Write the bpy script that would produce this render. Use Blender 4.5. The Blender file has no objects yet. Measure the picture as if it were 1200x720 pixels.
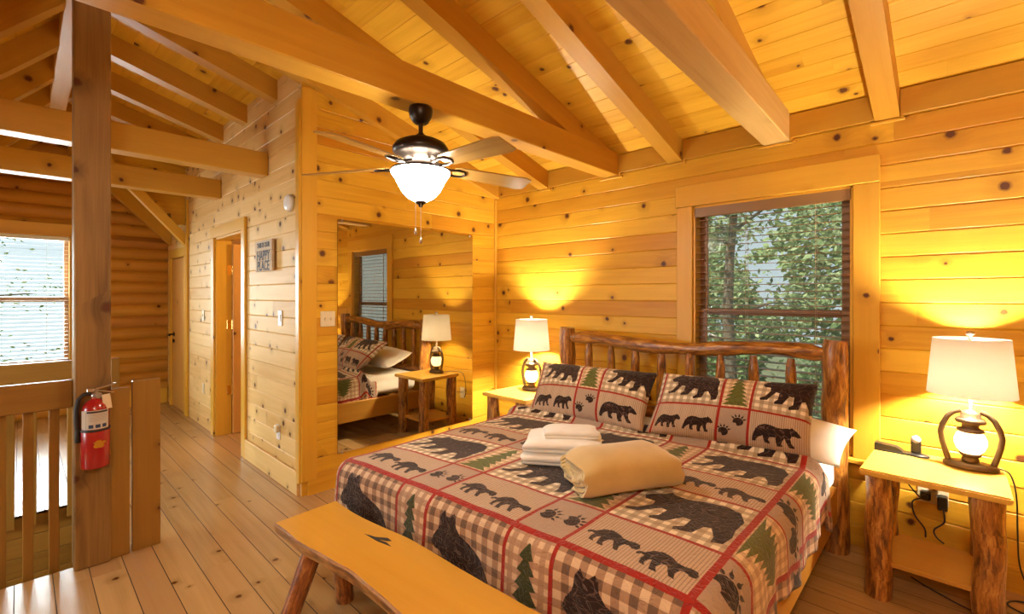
import bpy, bmesh, math, random
import numpy as np
from mathutils import Vector, Matrix, noise as mn
random.seed(7)
PI = math.pi
SC = bpy.context.scene
COL = SC.collection

# ------------------------------------------------------------------ mesh builder
class MB:
    def __init__(s):
        s.v = []; s.f = []; s.uv = []; s.rnd = []; s.mi = []; s.sm = []
    def add(s, verts, faces, uvs=None, rnd=None, mi=0, smooth=False, M=None):
        b = len(s.v)
        for p in verts:
            p = Vector(p)
            s.v.append(M @ p if M else p)
        r = random.random() if rnd is None else rnd
        for k, fc in enumerate(faces):
            s.f.append([b + i for i in fc])
            s.uv.append(uvs[k] if uvs else [(verts[i][0], verts[i][1]) for i in fc])
            s.rnd.append(r); s.mi.append(mi); s.sm.append(smooth)
        return s
    def box(s, c, d, bev=.003, M=None, mi=0, axis=None, rnd=None, smooth=False):
        bm = bmesh.new()
        bmesh.ops.create_cube(bm, size=1)
        for v in bm.verts:
            v.co = Vector((v.co.x * d[0], v.co.y * d[1], v.co.z * d[2]))
        if bev > 0:
            bmesh.ops.bevel(bm, geom=bm.edges[:], offset=min(bev, min(d) * .45), segments=2 if bev > .008 else 1, profile=.6, affect='EDGES')
        bm.normal_update()
        L = axis if axis is not None else max(range(3), key=lambda i: d[i])
        ou, ov = random.uniform(0, 40), random.uniform(0, 40)
        vs = [v.co.copy() for v in bm.verts]
        for v in bm.verts: v.index = v.index
        bm.verts.index_update()
        fs = []; us = []
        oth = [i for i in range(3) if i != L]
        for f in bm.faces:
            n = max(range(3), key=lambda i: abs(f.normal[i]))
            idx = [v.index for v in f.verts]
            fs.append(idx)
            if n == L:
                us.append([(vs[i][oth[0]] * .5 + ou, vs[i][oth[1]] + ov) for i in idx])
            else:
                w = oth[0] if n == oth[1] else oth[1]
                sh = .31 * n
                us.append([(vs[i][L] + ou, vs[i][w] + ov + sh) for i in idx])
        bm.free()
        T = Matrix.Translation(Vector(c))
        if M is not None: T = T @ M
        return s.add(vs, fs, us, rnd=rnd, mi=mi, smooth=smooth, M=T)
    def lathe(s, prof, c=(0, 0, 0), seg=32, M=None, mi=0, sx=1, sy=1, smooth=True):
        vs = []; fs = []; us = []
        n = len(prof)
        for j in range(seg):
            a = 2 * PI * j / seg
            for r, z in prof: vs.append((r * math.cos(a) * sx, r * math.sin(a) * sy, z))
        for j in range(seg):
            k = (j + 1) % seg
            for i in range(n - 1):
                fs.append([j * n + i, k * n + i, k * n + i + 1, j * n + i + 1])
                us.append([(j / seg * .3, prof[i][1]), ((j + 1) / seg * .3, prof[i][1]), ((j + 1) / seg * .3, prof[i + 1][1]), (j / seg * .3, prof[i + 1][1])])
        T = Matrix.Translation(Vector(c))
        if M is not None: T = T @ M
        return s.add(vs, fs, us, mi=mi, smooth=smooth, M=T)
    def tube(s, pts, rad, seg=10, mi=0, wob=0, M=None, cap=True, sy=1.0, freq=6):
        pts = [Vector(p) for p in pts]
        n = len(pts)
        rs = rad if isinstance(rad, (list, tuple)) else [rad] * n
        ou, ov = random.uniform(0, 30), random.uniform(0, 30)
        vs = []; L = 0; Ls = []
        prev = None
        for i, p in enumerate(pts):
            t = (pts[min(i + 1, n - 1)] - pts[max(i - 1, 0)])
            t.normalize()
            if i: L += (p - pts[i - 1]).length
            Ls.append(L)
            if prev is None:
                x = t.orthogonal().normalized()
                if abs(t.z) > .9: x = (Vector((1, 0, 0)) - t * t.x).normalized()
                elif abs(t.z) < .5: x = (Vector((0, 0, 1)) - t * t.z).normalized()
            else:
                x = (prev - t * prev.dot(t)).normalized()
            prev = x
            y = t.cross(x)
            for j in range(seg):
                a = 2 * PI * j / seg
                r = rs[i]
                if wob: r += wob * mn.noise(Vector((p.x * freq + ou + math.cos(a) * .8, p.y * freq + ov + math.sin(a) * .8, p.z * freq)))
                vs.append(p + x * (math.cos(a) * r) + y * (math.sin(a) * r * sy))
        fs = []; us = []
        for i in range(n - 1):
            for j in range(seg):
                k = (j + 1) % seg
                fs.append([i * seg + j, i * seg + k, (i + 1) * seg + k, (i + 1) * seg + j])
                c = 2 * PI * max(rs[i], .001) / seg
                us.append([(Ls[i] + ou, j * c + ov), (Ls[i] + ou, (j + 1) * c + ov), (Ls[i + 1] + ou, (j + 1) * c + ov), (Ls[i + 1] + ou, j * c + ov)])
        s.add(vs, fs, us, mi=mi, smooth=True, M=M)
        if cap:
            for e in (0, n - 1):
                ring = [vs[e * seg + j] for j in range(seg)]
                fc = list(range(seg)) if e else list(range(seg))[::-1]
                s.add(ring, [fc], [[(.5 * (ring[i] - pts[e]).x + ou, (ring[i] - pts[e]).y + (ring[i] - pts[e]).z + ov) for i in fc]], mi=mi, M=M)
        return s
    def prism(s, poly, z0, z1, M=None, mi=0, bev=0):
        """polygon in xy extruded from z0 to z1"""
        n = len(poly)
        vs = [(x, y, z0) for x, y in poly] + [(x, y, z1) for x, y in poly]
        ou, ov = random.uniform(0, 30), random.uniform(0, 30)
        fs = [list(range(n))[::-1], [n + i for i in range(n)]]
        us = [[(vs[i][0] + ou, vs[i][1] + ov) for i in f] for f in fs]
        for i in range(n):
            k = (i + 1) % n
            fs.append([i, k, n + k, n + i])
            us.append([(vs[i][0] + ou, vs[i][2] + ov), (vs[k][0] + ou, vs[k][2] + ov), (vs[k][0] + ou, z1 + ov), (vs[i][0] + ou, z1 + ov)])
        return s.add(vs, fs, us, M=M, mi=mi)
    def hexa(s, P, mi=0, axis_u=None):
        """8 corners: bottom 4 (ccw) then top 4; uv runs along P[0]->P[1]"""
        P = [Vector(p) for p in P]
        d = (P[1] - P[0]).normalized()
        fs = [[3, 2, 1, 0], [4, 5, 6, 7], [0, 1, 5, 4], [1, 2, 6, 5], [2, 3, 7, 6], [3, 0, 4, 7]]
        ou, ov = random.uniform(0, 30), random.uniform(0, 30)
        us = []
        for f in fs:
            n = (P[f[1]] - P[f[0]]).cross(P[f[2]] - P[f[1]]).normalized()
            w = n.cross(d)
            if w.length < .2: w = Vector((0, 0, 1)); 
            us.append([(P[i].dot(d) + ou, P[i].dot(w) + ov) for i in f])
        return s.add(P, fs, us, mi=mi)
    def build(s, name, mats, parent=None, loc=None):
        me = bpy.data.meshes.new(name)
        o_ = Vector(loc) if loc is not None else Vector((0, 0, 0))
        me.from_pydata([tuple(p - o_) for p in s.v], [], s.f)
        ul = me.uv_layers.new(name='UVMap')
        fl = [c for f in s.uv for p in f for c in p]
        ul.data.foreach_set('uv', fl)
        at = me.attributes.new('rnd', 'FLOAT', 'FACE')
        at.data.foreach_set('value', s.rnd)
        if not isinstance(mats, (list, tuple)): mats = [mats]
        for m in mats: me.materials.append(m)
        me.polygons.foreach_set('material_index', s.mi)
        me.polygons.foreach_set('use_smooth', s.sm)
        me.update()
        o = bpy.data.objects.new(name, me)
        COL.objects.link(o)
        if parent is not None: o.parent = parent
        if loc is not None: o.location = loc
        return o

def tag(o, label, cat=None, group=None, kind=None):
    o['label'] = label
    if cat: o['category'] = cat
    if group: o['group'] = group
    if kind: o['kind'] = kind
    return o
def thing(name, label, cat, loc=(0, 0, 0), rz=0, group=None, kind=None):
    o = bpy.data.objects.new(name, None); COL.objects.link(o)
    o.empty_display_size = .05
    o.location = loc; o.rotation_euler = (0, 0, rz)
    return tag(o, label, cat, group, kind)
def struct(o, label=None):
    o['kind'] = 'structure'
    if label: o['label'] = label
    return o
def dup(root, loc, rz, label):
    r = root.copy(); COL.objects.link(r); r.location = loc; r.rotation_euler = (0, 0, rz); r['label'] = label
    for ch in list(root.children):
        c = ch.copy(); COL.objects.link(c); c.parent = r
        for g in list(ch.children):
            d = g.copy(); COL.objects.link(d); d.parent = c
    return r

# ------------------------------------------------------------------ materials
def newmat(name):
    m = bpy.data.materials.new(name); m.use_nodes = True
    nt = m.node_tree; nt.nodes.clear()
    out = nt.nodes.new('ShaderNodeOutputMaterial')
    return m, nt, out
class NT:
    def __init__(s, nt): s.nt = nt
    def n(s, t, **k):
        x = s.nt.nodes.new(t)
        for a, b in k.items(): setattr(x, a, b)
        return x
    def l(s, a, b): s.nt.links.new(a, b)
    def val(s, sock, x):
        if isinstance(x, (int, float)): sock.default_value = x
        elif isinstance(x, (tuple, list)): sock.default_value = x
        else: s.l(x, sock)
    def m(s, op, a, b=None, c=None, clamp=False):
        x = s.n('ShaderNodeMath', operation=op, use_clamp=clamp)
        s.val(x.inputs[0], a)
        if b is not None: s.val(x.inputs[1], b)
        if c is not None: s.val(x.inputs[2], c)
        return x.outputs[0]
    def comb(s, x, y, z=0.0):
        q = s.n('ShaderNodeCombineXYZ')
        s.val(q.inputs[0], x); s.val(q.inputs[1], y); s.val(q.inputs[2], z)
        return q.outputs[0]
    def noise(s, vec, scale=1, detail=2, rough=.5, dist=0, out=0):
        x = s.n('ShaderNodeTexNoise')
        if vec is not None: s.l(vec, x.inputs['Vector'])
        x.inputs['Scale'].default_value = scale; x.inputs['Detail'].default_value = detail
        x.inputs['Roughness'].default_value = rough; x.inputs['Distortion'].default_value = dist
        return x.outputs[out]
    def ramp(s, fac, stops):
        x = s.n('ShaderNodeValToRGB')
        s.l(fac, x.inputs[0])
        e = x.color_ramp.elements
        while len(e) > 1: e.remove(e[-1])
        e[0].position = stops[0][0]; e[0].color = (*stops[0][1], 1)
        for p, c in stops[1:]:
            q = e.new(p); q.color = (*c, 1)
        return x.outputs[0]
    def mix(s, fac, a, b, bt='MIX'):
        x = s.n('ShaderNodeMix', data_type='RGBA', blend_type=bt)
        s.val(x.inputs[0], fac)
        s.val(x.inputs[6], (*a, 1) if isinstance(a, tuple) and len(a) == 3 else a)
        s.val(x.inputs[7], (*b, 1) if isinstance(b, tuple) and len(b) == 3 else b)
        return x.outputs[2]
    def maprange(s, v, a, b, c, d, smooth=True):
        x = s.n('ShaderNodeMapRange', interpolation_type='SMOOTHSTEP' if smooth else 'LINEAR')
        s.val(x.inputs[0], v); s.val(x.inputs[1], a); s.val(x.inputs[2], b); s.val(x.inputs[3], c); s.val(x.inputs[4], d)
        return x.outputs[0]
    def bump(s, h, strength=.2, dist=.01):
        x = s.n('ShaderNodeBump')
        x.inputs['Strength'].default_value = strength; x.inputs['Distance'].default_value = dist
        s.l(h, x.inputs['Height'])
        return x.outputs[0]
    def bsdf(s, out, col=None, rough=.5, metal=0, spec=None, normal=None, coat=0, emis=None, estr=0, sheen=0):
        b = s.n('ShaderNodeBsdfPrincipled')
        if col is not None: s.val(b.inputs['Base Color'], (*col, 1) if isinstance(col, tuple) and len(col) == 3 else col)
        s.val(b.inputs['Roughness'], rough); b.inputs['Metallic'].default_value = metal
        if spec is not None: b.inputs['Specular IOR Level'].default_value = spec
        if normal is not None: s.l(normal, b.inputs['Normal'])
        if coat: b.inputs['Coat Weight'].default_value = coat; b.inputs['Coat Roughness'].default_value = .12
        if sheen: b.inputs['Sheen Weight'].default_value = sheen
        if emis is not None:
            b.inputs['Emission Color'].default_value = (*emis, 1); b.inputs['Emission Strength'].default_value = estr
        s.l(b.outputs[0], out.inputs[0])
        return b

def wood(name, light, dark, knot=(.10, .028, .008), kscale=3.0, kamt=.38, rough=.4, krad=1.0, contrast=1.0, var=.5, coat=0, vscale=1.0, red=None, spec=.3):
    m, nt, out = newmat(name); N = NT(nt)
    uv = N.n('ShaderNodeUVMap', uv_map='UVMap').outputs[0]
    sp = N.n('ShaderNodeSeparateXYZ'); N.l(uv, sp.inputs[0])
    u, v = sp.outputs[0], sp.outputs[1]
    at = N.n('ShaderNodeAttribute', attribute_name='rnd').outputs['Fac']
    # irregular knot outline
    wob = N.noise(N.comb(N.m('MULTIPLY', u, 40), N.m('MULTIPLY', v, 40)), 1, 1)
    vo = N.n('ShaderNodeTexVoronoi', voronoi_dimensions='2D', feature='F1')
    N.l(N.comb(N.m('MULTIPLY', u, kscale), N.m('MULTIPLY', v, kscale)), vo.inputs['Vector'])
    vo.inputs['Scale'].default_value = 1
    dist = N.m('MULTIPLY', vo.outputs['Distance'], 1 / kscale)
    dist = N.m('MULTIPLY_ADD', N.m('SUBTRACT', wob, .5), .015, dist)
    sc = N.n('ShaderNodeSeparateColor'); N.l(vo.outputs['Color'], sc.inputs[0])
    ex = N.m('GREATER_THAN', sc.outputs[1], 1 - kamt)
    rad = N.m('MULTIPLY_ADD', sc.outputs[0], .012 * krad, .006 * krad)
    kn = N.m('MULTIPLY', ex, N.maprange(dist, N.m('MULTIPLY', rad, .75), rad, 1, 0))
    ring = N.m('MULTIPLY', ex, N.maprange(dist, rad, N.m('MULTIPLY', rad, 1.6), 1, 0))
    halo = N.m('MULTIPLY', ex, N.maprange(dist, rad, N.m('MULTIPLY', rad, 5.5), 1, 0))
    v2 = N.m('MULTIPLY_ADD', halo, .03, v)
    g1 = N.noise(N.comb(N.m('MULTIPLY', u, 1.1), N.m('MULTIPLY', v2, 20 * vscale)), 1, 3, .55, .7)
    g2 = N.noise(N.comb(N.m('MULTIPLY', u, 3.5), N.m('MULTIPLY', v2, 150 * vscale)), 1, 2)
    g3 = N.noise(N.comb(N.m('MULTIPLY', u, .8), N.m('MULTIPLY', v, 3.0)), 1, 2)
    t = N.m('MULTIPLY_ADD', N.m('SUBTRACT', g1, .5), .9 * contrast, .42)
    t = N.m('MULTIPLY_ADD', N.m('SUBTRACT', g2, .5), .35 * contrast, t)
    t = N.m('MULTIPLY_ADD', N.m('SUBTRACT', g3, .5), .75 * contrast, t)
    t = N.m('MULTIPLY_ADD', N.m('SUBTRACT', at, .5), var, t, clamp=True)
    mid = tuple((a * .6 + b * .4) for a, b in zip(light, dark))
    c = N.ramp(t, [(0, light), (.5, mid), (1, dark)])
    if red:
        fr = N.m('FRACT', N.m('MULTIPLY', at, 7.31))
        c = N.mix(N.maprange(fr, .72, .98, 0, .5), c, red)
    c = N.mix(N.m('MULTIPLY', halo, .40), c, tuple(x * .72 for x in dark))
    c = N.mix(N.m('MULTIPLY', ring, .75), c, tuple(x * .35 + y * .5 for x, y in zip(dark, knot)))
    c = N.mix(kn, c, knot)
    bmp = N.bump(g2, .08, .003)
    N.bsdf(out, c, rough, normal=bmp, coat=coat, spec=spec)
    return m

def logmat(name, base, dark, hi, rough=.3, patch=1.0):
    m, nt, out = newmat(name); N = NT(nt)
    uv = N.n('ShaderNodeUVMap', uv_map='UVMap').outputs[0]
    sp = N.n('ShaderNodeSeparateXYZ'); N.l(uv, sp.inputs[0])
    u, v = sp.outputs[0], sp.outputs[1]
    a = N.noise(N.comb(N.m('MULTIPLY', u, 8), N.m('MULTIPLY', v, 40)), 1, 5, .65, .5)
    b = N.noise(N.comb(N.m('MULTIPLY', u, 4), N.m('MULTIPLY', v, 90)), 1, 2)
    t = N.m('MULTIPLY_ADD', N.m('SUBTRACT', a, .5), 2.6 * patch, .5)
    t = N.m('MULTIPLY_ADD', N.m('SUBTRACT', b, .5), .4, t, clamp=True)
    c = N.ramp(t, [(0.05, dark), (.38, tuple((x + y) / 2 for x, y in zip(base, dark))), (.6, base), (.95, hi)])
    N.bsdf(out, c, rough, normal=N.bump(a, .35, .01), coat=.2)
    return m

def plain(name, col, rough=.5, metal=0, noise_amt=.12, nscale=30, bump=0, emis=None, estr=0, coat=0, sheen=0, spec=None):
    m, nt, out = newmat(name); N = NT(nt)
    tc = N.n('ShaderNodeTexCoord').outputs['Object']
    n = N.noise(tc, nscale, 3)
    c = N.mix(N.m('MULTIPLY', n, noise_amt * 2), col, tuple(x * .55 for x in col))
    N.bsdf(out, c, rough, metal, spec, N.bump(n, bump, .01) if bump else None, coat, emis, estr, sheen)
    return m

def cloth(name, col, col2, scale=120, bump=.25, sheen=.3, big=6):
    m, nt, out = newmat(name); N = NT(nt)
    tc = N.n('ShaderNodeTexCoord').outputs['Object']
    f = N.noise(tc, scale, 2); g = N.noise(tc, big, 3)
    c = N.mix(N.maprange(g, .3, .75, 0, .6), col, col2)
    h = N.m('ADD', N.m('MULTIPLY', f, .5), N.m('MULTIPLY', g, .6))
    N.bsdf(out, c, .92, normal=N.bump(h, bump, .01), sheen=sheen, spec=.15)
    return m

def emit(name, col, st, shell=(.8, .8, .8)):
    m, nt, out = newmat(name); N = NT(nt)
    tc = N.n('ShaderNodeTexCoord').outputs['Object']
    n = N.noise(tc, 14, 2)
    c = N.mix(N.m('MULTIPLY', n, .25), shell, tuple(x * .9 for x in shell))
    N.bsdf(out, c, .3, emis=col, estr=st)
    return m

def shade_mat(name):
    m, nt, out = newmat(name); N = NT(nt)
    tc = N.n('ShaderNodeTexCoord').outputs['Object']
    w = N.noise(tc, 260, 1)
    c = N.mix(N.m('MULTIPLY', w, .35), (.93, .90, .82), (.82, .77, .66))
    d = N.n('ShaderNodeBsdfDiffuse'); t = N.n('ShaderNodeBsdfTranslucent')
    N.l(c, d.inputs[0]); N.l(c, t.inputs[0])
    mx = N.n('ShaderNodeMixShader'); mx.inputs[0].default_value = .72
    N.l(d.outputs[0], mx.inputs[1]); N.l(t.outputs[0], mx.inputs[2])
    N.l(mx.outputs[0], out.inputs[0])
    return m

def glass_mat(name, tint=(.93, .97, .95), refl=.08):
    m, nt, out = newmat(name); N = NT(nt)
    t = N.n('ShaderNodeBsdfTransparent'); t.inputs[0].default_value = (*tint, 1)
    g = N.n('ShaderNodeBsdfGlossy'); g.inputs['Roughness'].default_value = .01
    fr = N.n('ShaderNodeFresnel'); fr.inputs[0].default_value = 1.45
    mx = N.n('ShaderNodeMixShader')
    N.l(N.m('MULTIPLY', fr.outputs[0], .1), mx.inputs[0]); N.l(t.outputs[0], mx.inputs[1]); N.l(g.outputs[0], mx.inputs[2])
    N.l(mx.outputs[0], out.inputs[0])
    return m

def image_mat(name, arr, rough=.9, stitch=None, sheen=.2):
    """colours come from a pattern drawn in this script (no file)"""
    h, w, _ = arr.shape
    img = bpy.data.images.new(name, w, h, alpha=False)
    px = np.ones((h, w, 4), np.float32); px[..., :3] = arr
    img.pixels.foreach_set(px.ravel()); img.update(); img.pack()
    m, nt, out = newmat(name); N = NT(nt)
    uv = N.n('ShaderNodeUVMap', uv_map='UVMap').outputs[0]
    t = N.n('ShaderNodeTexImage', image=img, interpolation='Linear', extension='EXTEND')
    N.l(uv, t.inputs[0])
    nrm = None
    if stitch:
        mp = N.n('ShaderNodeMapping'); N.l(uv, mp.inputs[0]); mp.inputs['Scale'].default_value = (stitch[0], stitch[1], 1)
        n = N.noise(mp.outputs[0], 1, 1, .4, 1.2)
        h1 = N.m('ABSOLUTE', N.m('SUBTRACT', N.m('FRACT', N.m('MULTIPLY', n, 5)), .5))
        h1 = N.maprange(h1, 0, .22, 0, 1)
        nrm = N.bump(h1, .55, .006)
    N.bsdf(out, t.outputs[0], rough, normal=nrm, sheen=sheen, spec=.15)
    return m

M = {}
M['wall'] = wood('honey_pine_wall', (.76, .43, .036), (.52, .235, .010), kamt=.5, kscale=3.4, krad=1.25, contrast=1.35, var=.75, rough=.4, red=(.46, .15, .008))
M['hall'] = wood('pale_pine_wall', (.78, .52, .21), (.58, .315, .085), kamt=.65, kscale=4.5, rough=.5, krad=1.15, knot=(.085, .022, .006), spec=.12)
M['ceil'] = wood('pine_ceiling', (.82, .48, .045), (.60, .28, .012), kamt=.45, kscale=3.2, krad=1.4, contrast=1.3, var=.65, rough=.42)
M['trim'] = wood('pine_trim', (.74, .41, .045), (.56, .26, .016), kamt=.3, kscale=2.2, rough=.35, contrast=.6, var=.25)
M['frieze'] = wood('pine_frieze', (.58, .31, .030), (.42, .185, .012), kamt=.3, kscale=2.5, rough=.4, contrast=.7, var=.2)
M['beam'] = wood('pine_beam', (.62, .33, .036), (.44, .185, .012), kamt=.45, kscale=2.2, rough=.42, krad=1.3, contrast=.8, var=.25)
M['beam_pale'] = wood('pale_rough_beam', (.70, .47, .17), (.48, .26, .07), kamt=.5, kscale=2.4, rough=.5, krad=1.3, contrast=1.1, var=.1)
M['post'] = wood('rough_sawn_post', (.32, .175, .05), (.10, .046, .011), kamt=.6, kscale=4.6, rough=.55, krad=1.6, contrast=1.7, var=.2)
M['logwall'] = wood('log_wall', (.60, .28, .034), (.40, .15, .012), kamt=.4, kscale=2.6, rough=.4, contrast=1.0, red=(.42, .16, .04))
M['floor'] = wood('plank_floor', (.52, .315, .125), (.31, .165, .052), kamt=.45, kscale=3.6, spec=.5, rough=.27, krad=.8, var=.45, red=(.42, .22, .09))
M['seam'] = plain('floor_groove_shade', (.06, .032, .014), .9)  # shade in the floorboard grooves, painted as a near-black colour
M['furn'] = wood('yellow_pine_top', (.76, .45, .085), (.58, .29, .035), kamt=.12, kscale=2.0, rough=.25, contrast=.7, var=.1, coat=.3)
M['bench'] = wood('varnished_slab', (.68, .36, .048), (.52, .235, .022), kamt=.3, kscale=2.6, rough=.25, contrast=.6, var=.1, coat=.3)
M['rail'] = wood('bed_rail_board', (.56, .28, .045), (.40, .17, .02), kamt=.15, kscale=2, rough=.35, contrast=.7, var=.2)
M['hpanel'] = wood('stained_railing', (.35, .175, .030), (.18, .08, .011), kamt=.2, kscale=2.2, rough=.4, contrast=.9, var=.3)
M['door'] = wood('pine_door', (.64, .33, .08), (.48, .21, .035), kamt=.12, kscale=2, rough=.35, contrast=.7, var=.2)
M['log'] = logmat('peeled_log', (.38, .145, .024), (.075, .022, .006), (.60, .31, .065))
M['logdark'] = logmat('dark_peeled_log', (.36, .12, .03), (.07, .02, .007), (.55, .25, .07))
M['edge'] = logmat('slab_live_edge', (.42, .20, .06), (.10, .05, .025), (.55, .30, .10))
M['vinyl'] = plain('brown_sash', (.30, .15, .07), .4)
M['slat'] = plain('brown_blind_slat', (.27, .145, .05), .35, nscale=8)
M['slat_white'] = plain('white_blind_slat', (.78, .76, .72), .4, nscale=8)
M['cord'] = plain('blind_cord', (.55, .42, .28), .8)
M['bronze'] = plain('bronze_metal', (.035, .024, .018), .34, .85, nscale=20)
M['nickel'] = plain('worn_nickel', (.55, .48, .40), .3, 1, nscale=40)
M['brass'] = plain('polished_brass', (.85, .58, .18), .22, 1)
M['lantern'] = plain('antiqued_bronze', (.20, .125, .065), .42, .75, nscale=60, noise_amt=.35, bump=.15)
M['blade'] = wood('walnut_blade', (.42, .25, .075), (.21, .11, .03), kamt=0, rough=.25, contrast=1.0, var=.1, coat=.5)
M['bowl'] = emit('frosted_glass_bowl', (1, .94, .80), 100)
M['globe'] = emit('glowing_lantern_glass', (1, .74, .36), 6)
M['bulb'] = emit('glowing_bulb', (1, .91, .72), 5000)
M['shade'] = shade_mat('linen_lampshade')
M['ivory'] = plain('ivory_plastic', (.78, .66, .42), .35)
M['white'] = plain('white_plastic', (.80, .78, .74), .35)
M['black'] = plain('black_plastic', (.012, .012, .013), .35)
M['rubber'] = plain('black_cord', (.015, .012, .010), .5)
M['red'] = plain('red_enamel', (.36, .010, .012), .25, coat=.4, noise_amt=.08)
M['gold'] = plain('gold_badge', (.80, .50, .09), .25, .9)
M['steel'] = plain('brushed_steel', (.62, .58, .52), .32, 1)
M['tagpaper'] = plain('manila_tag', (.78, .62, .40), .8)
M['sheet'] = cloth('white_cotton_sheet', (.86, .82, .74), (.80, .74, .64), 200, .18, big=9)
M['towel'] = cloth('white_terry', (.88, .85, .80), (.80, .76, .70), 420, .6, big=14)
M['fleece'] = cloth('tan_fleece', (.58, .41, .17), (.46, .31, .115), 320, .35, .5, big=7)
M['glass'] = glass_mat('window_glass')
M['leaf'] = None
m, nt, out = newmat('mirror_silver'); N = NT(nt)
g = N.n('ShaderNodeBsdfGlossy'); g.inputs['Roughness'].default_value = 0.0
nn = N.noise(N.n('ShaderNodeTexCoord').outputs['Object'], 3, 1)
N.l(N.mix(nn, (.55, .50, .40), (.52, .47, .37)), g.inputs[0]); N.l(g.outputs[0], out.inputs[0])
M['mirror'] = m
m, nt, out = newmat('green_leaf'); N = NT(nt)
at = N.n('ShaderNodeAttribute', attribute_name='rnd').outputs['Fac']
c = N.ramp(at, [(0, (.13, .19, .08)), (.5, (.30, .38, .17)), (1, (.56, .60, .36))])
d = N.n('ShaderNodeBsdfDiffuse'); t = N.n('ShaderNodeBsdfTranslucent'); N.l(c, d.inputs[0]); N.l(c, t.inputs[0])
mx = N.n('ShaderNodeMixShader'); mx.inputs[0].default_value = .4
N.l(d.outputs[0], mx.inputs[1]); N.l(t.outputs[0], mx.inputs[2]); N.l(mx.outputs[0], out.inputs[0])
M['leaf'] = m
M['trunk'] = logmat('tree_bark', (.16, .12, .08), (.05, .04, .03), (.26, .21, .15), .9)
M['ground'] = plain('forest_floor', (.16, .17, .08), .9, nscale=2, noise_amt=.5)

# ------------------------------------------------------------------ plank surfaces
def cut(iv, a, b):
    r = []
    for x, y in iv:
        if b <= x or a >= y: r.append((x, y)); continue
        if a > x: r.append((x, a))
        if b < y: r.append((b, y))
    return r
def planks(mb, O, U, V, Nn, u0, u1, v0, v1, pitch, phase=0, holes=(), clip=None, ch=.006, joint=None, back=.10, rounded=0, seam=0):
    O, U, V, Nn = Vector(O), Vector(U), Vector(V), Vector(Nn)
    k0 = math.floor((v0 - phase) / pitch)
    k = k0
    flip = U.cross(V).dot(Nn) < 0
    while phase + k * pitch < v1 - 1e-6:
        a0 = phase + k * pitch; b0 = a0 + pitch
        A, B = max(a0, v0), min(b0, v1)
        k += 1
        if B - A < .004: continue
        ed = sorted(set([A, B] + [min(max(h[i], A), B) for h in holes for i in (2, 3)]))
        ou, ov, rr = random.uniform(0, 60), random.uniform(0, 60), random.random()
        spl = []
        if joint:
            x = u0 + random.uniform(.3, joint)
            while x < u1 - .25: spl.append(x); x += random.uniform(joint * .5, joint * 1.3)
        for a, b in zip(ed[:-1], ed[1:]):
            if b - a < .002: continue
            iv = [(u0, u1)] if clip is None else clip(a)
            for h in holes:
                if h[2] < (a + b) / 2 < h[3]: iv = cut(iv, h[0], h[1])
            for x, y in iv:
                if y - x < .004: continue
                cuts = [x] + [q for q in spl if x + .05 < q < y - .05] + [y]
                for q, (xa, xb) in enumerate(zip(cuts[:-1], cuts[1:])):
                    g = .0012
                    key = int(xa * 977) % 1000 / 1000 if joint else 0
                    r2 = (rr + key) % 1; du = ou + key * 17
                    if rounded:
                        n = 8; prof = [(a0 + pitch * i / n, rounded * (math.sin(PI * i / n) ** .6) - rounded) for i in range(n + 1)]
                        prof = [(min(max(p, a), b), d) for p, d in prof]
                    else:
                        prof = [(a, -ch if abs(a - a0) < 1e-5 else 0), (a + (ch if abs(a - a0) < 1e-5 else 0), 0), (b - (ch if abs(b - b0) < 1e-5 else 0), 0), (b, -ch if abs(b - b0) < 1e-5 else 0)]
                    vs = []; fs = []; us = []
                    for p, d in prof:
                        for xx in (xa + (g if q else 0), xb - (g if q < len(cuts) - 2 else 0)):
                            vs.append(O + U * xx + V * p + Nn * d)
                    for i in range(len(prof) - 1):
                        f = [2 * i, 2 * i + 1, 2 * i + 3, 2 * i + 2]
                        w = [(xa + du, prof[i][0] + ov), (xb + du, prof[i][0] + ov), (xb + du, prof[i + 1][0] + ov), (xa + du, prof[i + 1][0] + ov)]
                        if flip: f = f[::-1]; w = w[::-1]
                        fs.append(f); us.append(w)
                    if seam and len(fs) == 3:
                        for q3 in range(3): mb.add(vs[2 * q3:2 * q3 + 4], [[0, 1, 3, 2] if not flip else [2, 3, 1, 0]], [us[q3]], rnd=r2, mi=0 if q3 == 1 else 1)  # chamfers take the second material, the painted groove shade
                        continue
                    mb.add(vs, fs, us, rnd=r2, smooth=bool(rounded))
                # backing board so that the joints stay tight
                dd = -(ch + .0015) if not rounded else -rounded - .002
                P = [O + U * x + V * a + Nn * dd, O + U * y + V * a + Nn * dd, O + U * y + V * b + Nn * dd, O + U * x + V * b + Nn * dd]
                Q = [p - Nn * back for p in P]
                if flip: P = P[::-1]; Q = Q[::-1]
                mb.add(P + Q, [[0, 1, 2, 3], [7, 6, 5, 4], [0, 4, 5, 1], [2, 6, 7, 3]], [[(0, 0), (.1, 0), (.1, .02), (0, .02)]] * 4, rnd=.9)
    return mb

SL = .285
def zroof(y):   # underside of the roof boards
    return 2.71 + SL * (-y if y > -3.25 else 6.5 + y)
EAVE = -6.5
X0, X1 = -4.6, 4.7
XD, KY, ST = 4.8, -5.2, 1.08    # rear: a steep roof down to a knee wall at KY
def zsteep(y): return 3.636 - ST * (-3.25 - y)
# floor with the stairwell opening
mb = MB()
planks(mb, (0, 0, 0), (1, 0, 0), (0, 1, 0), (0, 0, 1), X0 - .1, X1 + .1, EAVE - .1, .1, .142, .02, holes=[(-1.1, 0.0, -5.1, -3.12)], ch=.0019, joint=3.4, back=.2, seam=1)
struct(mb.build('floor', [M['floor'], M['seam']]), 'wide knotty pine floorboards with a stairwell opening')
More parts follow.
